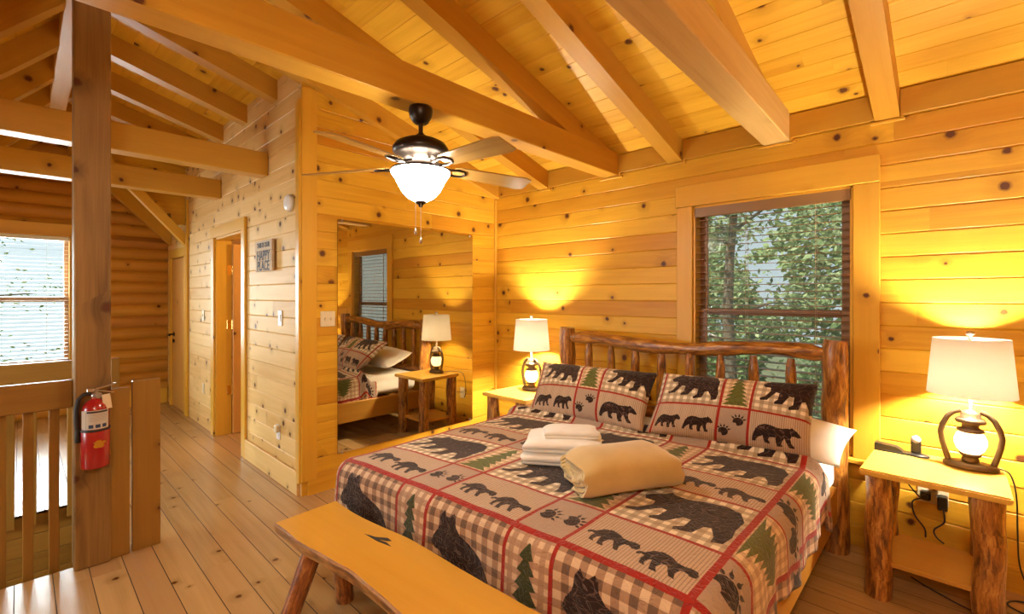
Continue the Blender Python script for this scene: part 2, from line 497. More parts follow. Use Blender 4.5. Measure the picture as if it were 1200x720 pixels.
# headboard wall
WIN = (2.137, 3.12, .53, 2.19)
mb = MB()
planks(mb, (0, 0, 0), (1, 0, 0), (0, 0, 1), (0, -1, 0), X0, X1 + .1, -.02, 2.75, .135, -.009, holes=[WIN], joint=4.5, back=.13)
struct(mb.build('wall_back', M['wall']), 'knotty pine board wall behind the bed with the window')
# mirror wall (faces +X), boards follow the roof line at the top
mb = MB()
def clipm(z): return [(-2.05, 0)] if z < 2.71 else [(-2.05, min(0, -(z - 2.71) / SL + .03))]
planks(mb, (0, 0, 0), (0, 1, 0), (0, 0, 1), (1, 0, 0), -2.05, 0, -.02, 3.3, .135, -.009, clip=clipm, joint=2.6, back=.05)
struct(mb.build('wall_left', M['wall']), 'pine board wall carrying the big mirror')
# hall wall (faces -Y) with two doors
D1 = (-2.235, -1.32, -.05, 2.14)
D2 = (-4.30, -3.55, -.05, 2.03)
mb = MB()
planks(mb, (0, -2.05, 0), (1, 0, 0), (0, 0, 1), (0, -1, 0), X0, 0, -.02, 3.30, .135, -.009, holes=[D1, D2], joint=3.2, back=.05)
struct(mb.build('wall_hall', M['hall']), 'pale knotty pine board wall with the hall doors')
# far log wall, with window 2
W2 = (-4.10, -3.06, .66, 2.28)
mb = MB()
def clipg(z):
    if z < 2.71: return [(max(KY, -3.25 - (3.636 - z) / ST), -2.05)]
    w = (z - 2.71) / SL
    return [(max(KY, -3.25 - (3.636 - z) / ST), min(-2.05, -w))] if w < 3.2 else []
planks(mb, (X0, 0, 0), (0, 1, 0), (0, 0, 1), (1, 0, 0), EAVE, -2.05, -.02, 3.64, .157, -.02, holes=[W2], clip=clipg, rounded=.045, back=.13)
struct(mb.build('wall_far', M['logwall']), 'rounded log wall at the far end of the hall')
mb = MB()
planks(mb, (X0, 0, 0), (0, 1, 0), (0, 0, 1), (1, 0, 0), -2.05, 0, -.02, 3.3, .135, 0, joint=3, back=.1)
struct(mb.build('wall_bathroom', M['hall']))
# right end wall and rear wall (behind the camera)
mb = MB()
def clipr(z):
    lo = max(KY, -3.25 - (3.636 - z) / ST)
    return [(lo, 0 if z < 2.71 else -(z - 2.71) / SL)] if z < 3.6 else []
planks(mb, (X1, 0, 0), (0, 1, 0), (0, 0, 1), (-1, 0, 0), EAVE, 0, -.02, 3.64, .135, 0, clip=clipr, joint=4, back=.1)
struct(mb.build('wall_right', M['wall']))
W3 = (-1.9, .35, .35, 1.38)
mb = MB()
planks(mb, (0, KY, 0), (1, 0, 0), (0, 0, 1), (0, 1, 0), X0, X1, -.02, 1.65, .135, 0, holes=[W3], joint=4, back=.1)
struct(mb.build('wall_front', M['wall']))
# ceiling: both slopes
mb = MB()
th = math.atan(SL); cs, sn = math.cos(th), math.sin(th)
planks(mb, (0, 0, 2.71), (1, 0, 0), (0, -cs, sn), (0, -sn, -cs), X0 - .1, X1 + .1, -.2, 3.25 / cs, .135, .03, joint=2.6, ch=.004, back=.12)
t2 = math.atan(ST); c2, s2 = math.cos(t2), math.sin(t2)
planks(mb, (0, KY, zsteep(KY)), (1, 0, 0), (0, c2, s2), (0, s2, -c2), X0 - .1, X1 + .1, -.2, (-3.25 - KY) / c2 + .0, .135, .03, joint=2.6, ch=.004, back=.12)
struct(mb.build('ceiling', M['ceil']), 'sloped pine board ceiling')

# ------------------------------------------------------------------ roof timbers
mb = MB().box((0.05, -3.25, 3.515), (9.3, .125, .235), .004)
struct(tag(mb.build('ridge_beam', M['beam']), 'long ridge beam at the peak of the ceiling', 'beam'))
RX = [3.283, 2.68, 2.0, 1.42, .68, .01, -.54, -1.28, -2.02, -2.74, -3.46, -4.15]
RL = {3.283: 'ceiling rafter right of the window, farthest right in view', 2.68: 'ceiling rafter directly above the thick tie beam over the window', 2.0: 'ceiling rafter meeting the wall just left of the window',
      1.42: 'ceiling rafter directly above the tie beam that carries the fan', .68: 'ceiling rafter over the left bedside lamp', .01: 'ceiling rafter lying along the top of the mirror wall',
      -.54: 'hall rafter nearest the corner post of the mirror wall', -1.28: 'second hall rafter back from the mirror wall corner', -2.02: 'third hall rafter back from the mirror wall corner', -2.74: 'fourth hall rafter back from the mirror wall corner',
      -3.46: 'fifth hall rafter, over the gable boarding', -4.15: 'last hall rafter, nearest the far log wall'}
def rafter(x, ya, yb, w=.115, d=.165):
    h = w / 2
    za, zb = zroof(ya), zroof(yb)
    P = [(x - h, ya, za - d), (x - h, yb, zb - d), (x + h, yb, zb - d), (x + h, ya, za - d)]
    return MB().hexa(P + [(p[0], p[1], p[2] + d + .01) for p in P])
for x in RX:
    yend = -.004 if x >= -.02 else -2.04
    o = rafter(x, yend, -3.19).build('ceiling_rafter', M['beam'])
    struct(tag(o, RL[x], 'rafter', 'rafters of the window side slope'))
    if x > .1 and x not in (2.68, 1.42):
        t = MB().box((x, -.012, 2.538), (.16, .022, .014), .002)
        t.box((x + .068, -.012, 2.57), (.014, .022, .07), .002)
        t.build('end_trim', M['trim'], o)
    if x < 3.2:
        if x > XD: o = rafter(x, EAVE + .004, -3.31)
        else:
            za, zb, h = zsteep(KY + .004), zsteep(-3.31), .0575
            P = [(x - h, KY + .004, za - .21), (x - h, -3.31, zb - .21), (x + h, -3.31, zb - .21), (x + h, KY + .004, za - .21)]
            o = MB().hexa(P + [(p[0], p[1], p[2] + .22) for p in P])
        o = o.build('rear_rafter', M['beam'])
        struct(tag(o, 'rear slope rafter opposite the ' + RL[x].replace('ceiling rafter ', 'one ').replace('hall rafter', 'one'), 'rafter', 'rafters of the rear slope'))
TB = [(1.425, -.003, .15, 'smooth tie beam carrying the ceiling fan'), (2.70, -.003, .16, 'thick pale tie beam ending above the window'),
      (-.755, -2.053, .15, 'tie beam ending on the hall wall above the smoke detector'), (-2.10, -2.053, .15, 'tie beam ending on the hall wall above the bathroom door')]
for x, ye, w, lb in TB:
    yr = EAVE if x > XD else -4.05
    Lb = ye - yr - .006
    T_ = Matrix.Rotation(math.radians(1.7 if w == .16 else 0), 4, 'Z')
    o = MB().box((x, ye, 2.637), (w, Lb, .195), .006, M=T_ @ Matrix.Translation((0, -Lb / 2, 0))).build('tie_beam', M['beam_pale' if w == .16 else 'beam'])
    struct(tag(o, lb, 'beam'))
    if ye > -1:
        t = MB().box((x, -.012, 2.528), (w + .07, .022, .016), .002).box((x + w / 2 + .012, -.012, 2.58), (.016, .022, .12), .002)
        t.build('end_trim', M['trim'], o)
# gable boarding and knee rafters at the far hall
mb = MB()
def clipk(z):
    top = min(-2.055, -(z - 2.71) / SL if z > 2.71 else -2.055)
    lo = max(-2.05 - (z - 2.28) * 1.08, -3.2)
    return [(lo, top)] if lo < top else []
planks(mb, (-3.58, 0, 0), (0, 1, 0), (0, 0, 1), (1, 0, 0), -3.2, -2.05, 2.28, 3.5, .135, -.009, clip=clipk, back=.03)
struct(mb.build('wall_gable', M['wall']), 'triangle of pine boards above the knee rafter')
def knee(x, y0, z0, y1, z1, w, d):
    h = w / 2
    P = [(x - h, y0, z0), (x - h, y1, z1), (x + h, y1, z1), (x + h, y0, z0)]
    return MB().hexa(P + [(p[0], p[1], p[2] + d) for p in P])
struct(tag(knee(-3.53, -2.056, 2.14, -3.0, 3.20, .1, .15).build('knee_rafter', M['trim']), 'steep rafter with a bright lower edge beside the gable boarding', 'rafter'))
struct(tag(knee(-4.42, -2.056, 2.22, -3.1, 3.28, .12, .22).build('knee_rafter', M['beam']), 'steep wide rafter in front of the far log wall', 'rafter'))

# ------------------------------------------------------------------ trims
def trim(n, mb, lb, mat='trim'): return struct(mb.build('trim_%d' % n, M[mat]), lb)
mb = MB()
xs = sorted(x for x in RX if x > .005)
edges = [0.06] + [v for x in xs[1:] for v in (x - .06, x + .06)] + [X1]
for a, b in zip(edges[::2], edges[1::2]):
    mb.box(((a + b) / 2, -.014, 2.632), (b - a, .022, .15), .002)
trim(1, mb, 'frieze board between the rafter ends', 'frieze')
trim(2, MB().box((.012, -.014, 1.27), (.022, .026, 2.54), .003), 'slim corner strip between mirror wall and window wall')
mb = MB().box((.010, -2.0, 1.60), (.024, .115, 2.98), .003).box((-.03, -2.062, 1.55), (.066, .022, 2.9), .003)
trim(3, mb, 'corner boards where the hall meets the mirror wall')
trim(4, MB().box((-3.43, -2.064, 1.36), (.05, .024, 2.72), .003), 'upright strip beside the far hall door')
struct(MB().box((-.63, -2.062, .09), (1.19, .024, .18), .004).build('baseboard_hall', M['hall']), 'pale pine baseboard below the hall outlet')
struct(MB().box((.009, -1.02, .07), (.018, 1.98, .16), .004).build('baseboard_left', M['wall']), 'wide pine baseboard below the mirror')
struct(MB().box((.62, -.012, .055), (8.1, .016, .13), .004).build('baseboard_back', M['wall']), 'pine baseboard behind the bed')
struct(MB().box((X0 + .012, -2.33, .10), (.026, .54, .22), .004).build('baseboard_far', M['trim']), 'pine baseboard of the far log wall')

# ------------------------------------------------------------------ windows and blinds
def window_y(n, W, sill_lb):      # in the headboard wall (glass faces -Y)
    a, b, c, d = W
    r = struct(thing('window_%d' % n, sill_lb, None))
    mb = MB()
    for x in (a + .008, b - .008): mb.box((x, .06, (c + d) / 2), (.016, .14, d - c), .002)
    mb.box(((a + b) / 2, .06, d - .008), (b - a, .14, .016), .002); mb.box(((a + b) / 2, .06, c + .008), (b - a, .14, .016), .002)
    mb.build('jamb', M['trim'], r)
    mb = MB()
    mb.box((a - .062, -.014, (c + d) / 2 - .0), (.122, .026, d - c), .004)
    mb.box((b + .066, -.014, (c + d) / 2), (.13, .026, d - c), .004)
    mb.box(((a + b) / 2, -.018, d + .082), (b - a + .262, .034, .162), .004)
    mb.build('casing', M['trim'], r)
    MB().box(((a + b) / 2, -.03, c - .012), (b - a + .25, .075, .026), .005).build('sill', M['trim'], r)
    mid = 1.40
    for z0, z1, y in ((mid - .02, d - .016, .098), (c + .016, mid + .02, .075)):
        mb = MB()
        w = .055
        x0, x1 = a + .016, b - .016
        for x in (x0 + w / 2, x1 - w / 2): mb.box((x, y, (z0 + z1) / 2), (w, .022, z1 - z0), .004)
        for z in (z0 + w / 2 * .8, z1 - w / 2 * .8): mb.box(((x0 + x1) / 2, y, z), (x1 - x0 - 2 * w, .022, w * .8), .004)
        s = mb.build('sash', M['vinyl'], r)
        MB().box(((x0 + x1) / 2, y, (z0 + z1) / 2), (x1 - x0 - 2 * w + .004, .004, z1 - z0 - 1.6 * w + .004), 0).build('pane', M['glass'], s)
    return r
m, nt, out = newmat('haze_screen'); N = NT(nt)  # insect screen over the whole window, added to haze the view outside
t = N.n('ShaderNodeBsdfTransparent'); d = N.n('ShaderNodeBsdfDiffuse')
n_ = N.noise(N.n('ShaderNodeTexCoord').outputs['Object'], 30, 1)
N.l(N.mix(n_, (.62, .64, .62), (.56, .58, .56)), d.inputs[0])
mx = N.n('ShaderNodeMixShader'); mx.inputs[0].default_value = .16
N.l(t.outputs[0], mx.inputs[1]); N.l(d.outputs[0], mx.inputs[2]); N.l(mx.outputs[0], out.inputs[0])
M['screen'] = m
w1 = window_y(1, WIN, 'double hung window with brown sashes behind the headboard')
MB().box(((WIN[0] + WIN[1]) / 2, .122, (WIN[2] + WIN[3]) / 2), (WIN[1] - WIN[0] - .04, .002, WIN[3] - WIN[2] - .04), 0).build('haze_screen', M['screen'], w1)
def blind(label, x0, x1, z0, z1, mat, M4, head_h=.075, tilt=.07):
    r = thing('window_blind', label, 'blind')
    mb = MB().box(((x0 + x1) / 2, -.035, z1 - head_h / 2), (x1 - x0, .02, head_h), .005, M=None)
    mb.box(((x0 + x1) / 2, -.004, z1 - .025), (x1 - x0 - .02, .045, .045), .003)
    for i, v in enumerate(mb.v): mb.v[i] = M4 @ v
    mb.build('headrail', M[mat], r)
    mb = MB()
    z = z1 - head_h - .02
    while z > z0 + .03:
        mb.box(((x0 + x1) / 2, .0, z), (x1 - x0 - .012, .048, .0036), .001, M=Matrix.Rotation(tilt, 4, 'X'))
        z -= .0488
    for i, v in enumerate(mb.v): mb.v[i] = M4 @ v
    mb.build('slats', M[mat], r)
    mb = MB().box(((x0 + x1) / 2, .0, z0 + .012), (x1 - x0 - .012, .05, .02), .004)
    for i, v in enumerate(mb.v): mb.v[i] = M4 @ v
    mb.build('bottom_rail', M[mat], r)
    mb = MB()
    for f in (.09, .37, .80):
        x = x0 + (x1 - x0) * f
        for dy in (-.025, .025): mb.tube([(x, dy, z1 - head_h), (x, dy, z0 + .02)], .0012, 5)
    for i, v in enumerate(mb.v): mb.v[i] = M4 @ v
    mb.build('ladder_cords', M['cord'], r)
    mb = MB().tube([(x0 + .10, -.05, z1 - head_h + .01), (x0 + .10, -.05, z1 - 1.0)], .0045, 8)
    for i, v in enumerate(mb.v): mb.v[i] = M4 @ v
    mb.build('tilt_wand', M[mat], r)
    return r
blind('brown slatted blind in the window behind the headboard', WIN[0] + .004, WIN[1] - .004, WIN[2] + .01, WIN[3] - .012, 'slat', Matrix.Translation((0, .035, 0)))
# far window (faces +X)
a, b, c, d = W2
r = struct(thing('window_2', 'bright double hung window in the far log wall', None))
xw = X0
mb = MB()
for y in (a + .01, b - .01): mb.box((xw - .05, y, (c + d) / 2), (.2, .02, d - c), .002)
for z in (c + .01, d - .01): mb.box((xw - .05, (a + b) / 2, z), (.2, b - a, .02), .002)
mb.build('jamb', M['trim'], r)
mb = MB()
for y in (a - .055, b + .055): mb.box((xw + .012, y, (c + d) / 2), (.026, .11, d - c), .004)
mb.box((xw + .012, (a + b) / 2, d + .07), (.03, b - a + .24, .14), .004)
mb.box((xw + .012, (a + b) / 2, c - .07), (.03, b - a + .24, .14), .004)
mb.build('casing', M['trim'], r)
for z0, z1, x in ((1.44, d - .02, xw - .08), (c + .02, 1.5, xw - .055)):
    mb = MB(); w = .045
    for y in (a + .02 + w / 2, b - .02 - w / 2): mb.box((x, y, (z0 + z1) / 2), (.024, w, z1 - z0), .003)
    for z in (z0 + w / 2, z1 - w / 2): mb.box((x, (a + b) / 2, z), (.024, b - a - .04 - 2 * w, w), .003)
    s = mb.build('sash', M['vinyl'], r)
    MB().box((x, (a + b) / 2, (z0 + z1) / 2), (.004, b - a - .04 - 2 * w, z1 - z0 - 2 * w), 0).build('pane', M['glass'], s)
RZ = Matrix.Translation((X0 - .012, 0, 0)) @ Matrix.Rotation(PI / 2, 4, 'Z')
blind('white slatted blind in the far log wall window', a + .022, b - .022, c + .022, d - .022, 'slat_white', RZ, .05)
# rear windows (behind the camera): three plain lights that let the day in
a, b, c, d = W3
r = struct(thing('window_3', 'wide low rear window over the stairs', None))
mb = MB()
for x in (a, a + (b - a) / 3, a + 2 * (b - a) / 3, b): mb.box((x, KY - .03, (c + d) / 2), (.08, .16, d - c), .004)
for z in (c + .03, d - .03): mb.box(((a + b) / 2, KY - .03, z), (b - a, .16, .06), .004)
mb.build('frame', M['trim'], r)
MB().box(((a + b) / 2, KY - .05, (c + d) / 2), (b - a - .02, .004, d - c - .02), 0).build('pane', M['glass'], r)

# ------------------------------------------------------------------ doors in the hall wall
r = struct(thing('door_1', 'open bathroom door in the hall wall', None))
mb = MB()
for x in (D1[0] + .01, D1[1] - .01): mb.box((x, -1.98, 1.07), (.022, .15, 2.14), .002)
mb.box(((D1[0] + D1[1]) / 2, -1.98, 2.13), (D1[1] - D1[0], .15, .022), .002)
mb.build('jamb', M['trim'], r)
mb = MB()
mb.box((D1[0] - .05, -2.064, 1.07), (.105, .024, 2.14), .004); mb.box((D1[1] + .048, -2.064, 1.07), (.10, .024, 2.14), .004)
mb.box(((D1[0] + D1[1]) / 2, -2.066, 2.195), (D1[1] - D1[0] + .205, .028, .115), .004)
mb.build('casing', M['trim'], r)
lf = MB().box((D1[0] + .045, -1.9 + .42, 1.045), (.036, .84, 2.08), .003, axis=2).build('door_leaf', M['door'], r)
for z in (1.80, 1.20, .48):
    h = MB().box((D1[0] + .024, -1.915, z), (.006, .07, .10), .001).tube([(D1[0] + .032, -1.90, z - .05), (D1[0] + .032, -1.90, z + .05)], .008, 8)
    h.build('hinge', M['brass'], lf)
# far door (closed, lever handle)
r = struct(thing('door_2', 'closed plank door at the far end of the hall', None))
mb = MB()
mb.box((D2[0] - .05, -2.064, 1.015), (.10, .024, 2.03), .004); mb.box((D2[1] + .04, -2.064, 1.015), (.08, .024, 2.03), .004)
mb.box(((D2[0] + D2[1]) / 2, -2.064, 2.085), (.93, .024, .11), .004)
mb.build('casing', M['trim'], r)
lf = MB().box(((D2[0] + D2[1]) / 2, -2.035, 1.01), (D2[1] - D2[0] - .012, .04, 2.01), .003, axis=2).build('door_leaf', M['door'], r)
h = MB().tube([(-4.19, -2.055, .99), (-4.19, -2.115, .99), (-4.185, -2.13, .99), (-4.07, -2.13, .985)], .011, 8)
h.tube([(-4.19, -2.05, .99), (-4.19, -2.066, .99)], .03, 16)
h.tube([(-4.19, -2.05, .90), (-4.19, -2.07, .90)], .024, 16)
h.build('door_handle', M['bronze'], lf)

# ------------------------------------------------------------------ stair railings, post, newel panel
o = MB().box((0.0, -3.229, 1.70), (.15, .155, 3.398), .006).build('support_post', M['post'])
struct(tag(o, 'tall rough timber post holding the fire extinguisher', 'post'))
r = thing('newel_panel', 'waist high plank newel panel beside the timber post', 'railing', (0, -3.06, 0))
MB().box((.02, .065 + .01, .505), (.04, .135, 1.01), .003).build('wide_plank', M['hpanel'], r)
MB().box((.025, -.05, .49), (.05, .088, .975), .003).build('narrow_plank', M['hpanel'], r)
def railing(label, x, yend, ya, bal, face):
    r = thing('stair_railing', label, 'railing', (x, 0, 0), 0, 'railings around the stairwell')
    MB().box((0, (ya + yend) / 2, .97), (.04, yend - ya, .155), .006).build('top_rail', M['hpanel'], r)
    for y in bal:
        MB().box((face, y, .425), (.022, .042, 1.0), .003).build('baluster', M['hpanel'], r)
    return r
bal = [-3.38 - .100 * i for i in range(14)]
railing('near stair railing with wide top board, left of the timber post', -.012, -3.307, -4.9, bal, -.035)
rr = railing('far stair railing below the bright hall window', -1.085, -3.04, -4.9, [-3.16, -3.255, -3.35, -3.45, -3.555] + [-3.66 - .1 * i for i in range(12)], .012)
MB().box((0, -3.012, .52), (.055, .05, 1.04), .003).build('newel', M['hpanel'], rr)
# rim boards of the stairwell and the lower level
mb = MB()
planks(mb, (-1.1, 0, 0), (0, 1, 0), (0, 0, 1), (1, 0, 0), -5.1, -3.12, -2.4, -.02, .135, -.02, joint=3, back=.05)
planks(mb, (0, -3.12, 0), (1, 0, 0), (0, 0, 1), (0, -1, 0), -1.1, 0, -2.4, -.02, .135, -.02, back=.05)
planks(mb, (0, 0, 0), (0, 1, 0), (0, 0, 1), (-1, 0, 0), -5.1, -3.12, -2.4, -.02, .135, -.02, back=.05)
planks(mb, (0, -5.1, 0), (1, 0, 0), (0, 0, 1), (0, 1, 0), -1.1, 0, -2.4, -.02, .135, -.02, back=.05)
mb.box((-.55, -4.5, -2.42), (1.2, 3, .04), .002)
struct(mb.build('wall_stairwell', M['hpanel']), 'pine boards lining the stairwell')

# ------------------------------------------------------------------ fire extinguisher
ex, ey = .145, -3.225
r = thing('fire_extinguisher', 'red fire extinguisher hanging on the rough timber post', 'fire extinguisher', (ex, ey, .58))
MB().lathe([(0, 0), (.058, 0), (.062, .006), (.062, .20), (.060, .206), (.058, .21), (.058, .315), (.052, .34), (.034, .362), (.018, .37), (.018, .38)], (0, 0, 0), 40).build('cylinder', M['red'], r); cyl = r.children[0]
MB().lathe([(.0625, .200), (.0645, .202), (.0645, .211), (.0625, .213)], (0, 0, 0), 40).build('band', M['rubber'], r)
def arc_patch(r0, a0, a1, z0, z1, seg=16):
    mb = MB(); vs = []; fs = []; us = []
    for i in range(seg + 1):
        t = a0 + (a1 - a0) * i / seg
        for z in (z0, z1): vs.append((r0 * math.cos(t), r0 * math.sin(t), z))
    for i in range(seg):
        fs.append([2 * i, 2 * i + 2, 2 * i + 3, 2 * i + 1]); us.append([(i / seg, 0), ((i + 1) / seg, 0), ((i + 1) / seg, 1), (i / seg, 1)])
    return mb.add(vs, fs, us, smooth=True)
lab = np.zeros((120, 160, 3), np.float32); lab[:] = (.74, .70, .64)
lab[104:116, 40:150] = (.25, .2, .18)
for q in range(52, 98, 7): lab[q:q + 2, 46 + (q % 3) * 4:146 - (q % 5) * 4] = (.58, .54, .5)
for q in (50, 84, 118): lab[8:30, q:q + 24] = (.22, .26, .36)
lab[:, 34:36] = (.55, .5, .46)
o = arc_patch(.0590, math.radians(-75), math.radians(60), .214, .315).build('label', image_mat('extinguisher_label', lab, .5, sheen=0), r)
o['label'] = 'white printed instruction label'; o.parent = cyl
mb = MB()
gp = [(-.026, -.012), (-.018, -.022), (.012, -.022), (.020, -.012), (.016, -.003), (.028, .006), (.022, .014), (.008, .012), (.006, .019), (-.012, .019), (-.016, .012), (-.026, .010), (-.020, .0)]
mb.prism(gp, 0, .004, M=Matrix.Translation((.0605, .012, .135)) @ Matrix.Rotation(PI / 2, 4, 'Z') @ Matrix.Rotation(PI / 2, 4, 'X'))
o = mb.build('badge', M['gold'], cyl); o['label'] = 'gold metal badge'
MB().lathe([(.015, .375), (.02, .38), (.02, .40), (.012, .405), (.012, .42), (0, .42)], (0, 0, 0), 20).tube([(0, 0, .392), (.03, .012, .392)], .016, 16).build('valve', M['steel'], r)
mb = MB()
mb.box((.0, .03, .432), (.02, .12, .008), .002, M=Matrix.Rotation(math.radians(14), 4, 'X'))
mb.box((.0, .035, .408), (.018, .09, .006), .002, M=Matrix.Rotation(math.radians(-16), 4, 'X'))
mb.box((0, -.02, .42), (.022, .03, .02), .003)
mb.build('lever', M['steel'], r)
MB().tube([(0, -.018, .402), (.0, -.045, .400), (.0, -.068, .375), (0, -.077, .32), (0, -.076, .25), (0, -.072, .20)], .0105, 10).build('hose', M['rubber'], r)
MB().lathe([(.013, .145), (.014, .15), (.012, .20), (.010, .215)], (0, -.071, 0), 14).build('nozzle', M['black'], [c for c in r.children if c.name.startswith('hose')][0])
MB().box((.035, .045, .355), (.002, .035, .08), .0005, M=Matrix.Rotation(.12, 4, 'X')).build('tag', M['tagpaper'], r)
MB().box((-.063, 0, .25), (.012, .05, .12), .002).build('mount_bracket', M['steel'], r)

# ------------------------------------------------------------------ hall wall fittings
def plate(name, label, cat, c, face, w, h, mat, kind):
    """kind: toggle count / outlet / rocker"""
    r = thing(name, label, cat, c)
    rot = {'-Y': 0, '+X': PI / 2}[face]
    r.rotation_euler = (0, 0, rot)
    MB().box((0, -.004, 0), (w, .008, h), .003).build('plate', M[mat], r); pt = r.children[0]
    if kind == 'outlet':
        for z in (-.021, .021): MB().box((0, -.009, z), (.034, .006, .030), .006).build('socket', M[mat], pt)
    elif kind == 'rocker':
        MB().box((0, -.010, 0), (.034, .008, .066), .002, M=Matrix.Rotation(.06, 4, 'X')).build('rocker', M[mat], pt)
    else:
        for i in range(kind):
            x = (i - (kind - 1) / 2) * .046
            MB().box((x, -.010, 0), (.011, .012, .024), .002, M=Matrix.Rotation(.4, 4, 'X')).build('toggle', M[mat], pt)
    return r
plate('light_switch', 'white rocker light switch below the hanging wooden sign', 'light switch', (-.41, -2.05, 1.335), '-Y', .075, .125, 'white', 'rocker')
plate('light_switch', 'ivory double light switch beside the mirror', 'light switch', (0, -1.85, 1.335), '+X', .118, .12, 'ivory', 2)
plate('light_switch', 'pale light switch on the boards left of the bathroom door', 'light switch', (-2.72, -2.05, 1.29), '-Y', .075, .12, 'ivory', 1)
plate('wall_outlet', 'ivory wall outlet left of the bathroom door near the floor', 'outlet', (-2.72, -2.05, .45), '-Y', .075, .12, 'ivory', 'outlet')
r = plate('wall_outlet', 'white hall outlet with a small plug-in adapter', 'outlet', (-.45, -2.05, .40), '-Y', .075, .12, 'white', 'outlet')
o = tag(MB().box((-.43, -2.075, .435), (.045, .03, .06), .006).build('plug_adapter', M['ivory']), 'small ivory adapter plugged into the white hall outlet', 'adapter')
r = thing('smoke_detector', 'round white smoke detector high on the hall wall', 'smoke detector', (-.19, -2.05, 2.24))
Rx = Matrix.Rotation(PI / 2, 4, 'X')
MB().lathe([(0, .0), (.068, 0), (.068, .014)], M=Rx).build('base_ring', M['ivory'], r)
MB().lathe([(.064, .014), (.062, .032), (.052, .042), (.02, .044), (0, .044)], M=Rx).build('cover', M['white'], r)
# hanging wooden sign
r = thing('wooden_sign', 'weathered wooden sign lettered in grey on the hall wall', 'sign', (-.69, -2.05, 1.855))
M['signboard'] = wood('weathered_board', (.62, .48, .33), (.45, .33, .22), kamt=.2, rough=.8, var=.3)
M['signpaint'] = plain('grey_blue_paint', (.10, .115, .14), .8)
for i, z in enumerate((.088, 0, -.088)):
    MB().box((.004 * (i - 1), -.028, z), (.385, .022, .086), .003).build('board', M['signboard'], r)
for x in (-.12, .12): MB().box((x, -.009, 0), (.03, .018, .22), .001).build('batten', M['signboard'], r)
def text(s, size, x, z, y, parent, mat, sx=1.0):
    cu = bpy.data.curves.new('lettering', 'FONT'); cu.body = s; cu.size = size; cu.align_x = 'CENTER'; cu.align_y = 'CENTER'; cu.extrude = .0008; cu.offset = .0016
    o = bpy.data.objects.new('lettering', cu); COL.objects.link(o); o.parent = parent
    o.location = (x, y, z); o.rotation_euler = (PI / 2, 0, 0); o.scale = (sx, 1, 1)
    cu.materials.append(mat)
    bpy.context.view_layer.update()
    me = bpy.data.meshes.new_from_object(o.evaluated_get(bpy.context.evaluated_depsgraph_get()))
    q = bpy.data.objects.new('lettering', me); COL.objects.link(q); q.parent = parent
    q.location = o.location; q.rotation_euler = o.rotation_euler; q.scale = o.scale
    bpy.data.objects.remove(o)
    q.name = 'lettering'
    return q
text('THIS IS OUR', .058, 0, .090, -.0405, r, M['signpaint'], .92)
text('HAPPY', .115, 0, .0, -.0405, r, M['signpaint'], .86)
text('PLACE', .115, 0, -.088, -.0405, r, M['signpaint'], .86)

# ------------------------------------------------------------------ mirror
r = thing('wall_mirror', 'large frameless mirror on the pine wall left of the bed', 'mirror', (0.003, -1.057, 1.19))
MB().box((.004, 0, 0), (.006, 1.433, 1.87), .0015).build('mirror_glass', M['mirror'], r)
for y, z in ((-.68, .93), (.68, .93), (-.68, -.93), (.68, -.93)):
    MB().box((.008, y, z), (.012, .02, .02), .003).build('clip', M['nickel'], r)
# ------------------------------------------------------------------ ceiling fan
R2 = Vector((.7265, .6875, 0)); F2 = Vector((-.6875, .7265, 0))
fx, fy = 1.5, -2.01
fx = 1.46
r = thing('ceiling_fan', 'bronze five blade ceiling fan with a glowing bowl light', 'ceiling fan', (fx, fy, 2.54))
MB().lathe([(0, 0), (.062, 0), (.066, -.02), (.060, -.05), (.042, -.082), (.03, -.09), (0, -.09)], seg=36).build('canopy', M['bronze'], r)
MB().tube([(0, 0, -.085), (0, 0, -.16)], .0125, 14).lathe([(.016, -.14), (.028, -.155), (.03, -.17)], seg=20).build('downrod', M['bronze'], r)
MB().lathe([(.02, -.145), (.045, -.165), (.09, -.178), (.135, -.200), (.150, -.225), (.150, -.245), (.135, -.262), (.10, -.275), (.10, -.290), (.062, -.292), (.062, -.325), (.07, -.332), (.07, -.35), (0, -.35)], seg=48).build('motor_housing', M['bronze'], r)
bl = MB()
prof = [(.150, -.345), (.158, -.352), (.157, -.362), (.140, -.385), (.122, -.42), (.104, -.455), (.075, -.488), (.04, -.508), (.0, -.513)]
bl.lathe(prof, seg=48)
MBb = bl.build('light_bowl', M['bowl'], r)
MB().lathe([(0, -.505), (.030, -.508), (.028, -.52), (.012, -.53), (.010, -.54), (0, -.545)], seg=20).build('finial', M['bronze'], r)
MB().lathe([(.152, -.338), (.16, -.342), (.16, -.35), (.150, -.352)], seg=40).build('fitter_ring', M['bronze'], r)
for k, thb in enumerate((172, 100, 28, -44, -116)):
    a = math.radians(thb)
    d = R2 * math.cos(a) + F2 * math.sin(a); ang = math.atan2(d.y, d.x)
    RM = Matrix.Rotation(ang, 4, 'Z') @ Matrix.Translation((0, 0, -.318))
    PM = RM @ Matrix.Rotation(math.radians(2.2), 4, 'Y') @ Matrix.Rotation(math.radians(-13), 4, 'X')
    pts = []
    n = 14
    x0, x1 = .19, .665
    up = []; dn = []
    for i in range(n + 1):
        x = x0 + (x1 - x0) * i / n
        w = .050 + .022 * (i / n) ** .8
        if i == 0: w *= .72
        if i == n: w *= .78
        if i == n - 1: w *= .97
        up.append((x, w)); dn.append((x, -w))
    poly = dn + up[::-1]
    fb = MB().prism(poly, -.004, .004, M=PM).build('fan_blade', M['blade'], r)
    mb = MB()
    for s in (-1, 1):
        mb.tube([(.085, 0, .018), (.12, s * .012, .0), (.16, s * .026, -.010), (.205, s * .034, -.008), (.245, s * .028, -.006), (.262, 0, -.006)], .0072, 8, M=PM)
    mb.build('blade_iron', M['bronze'], fb)
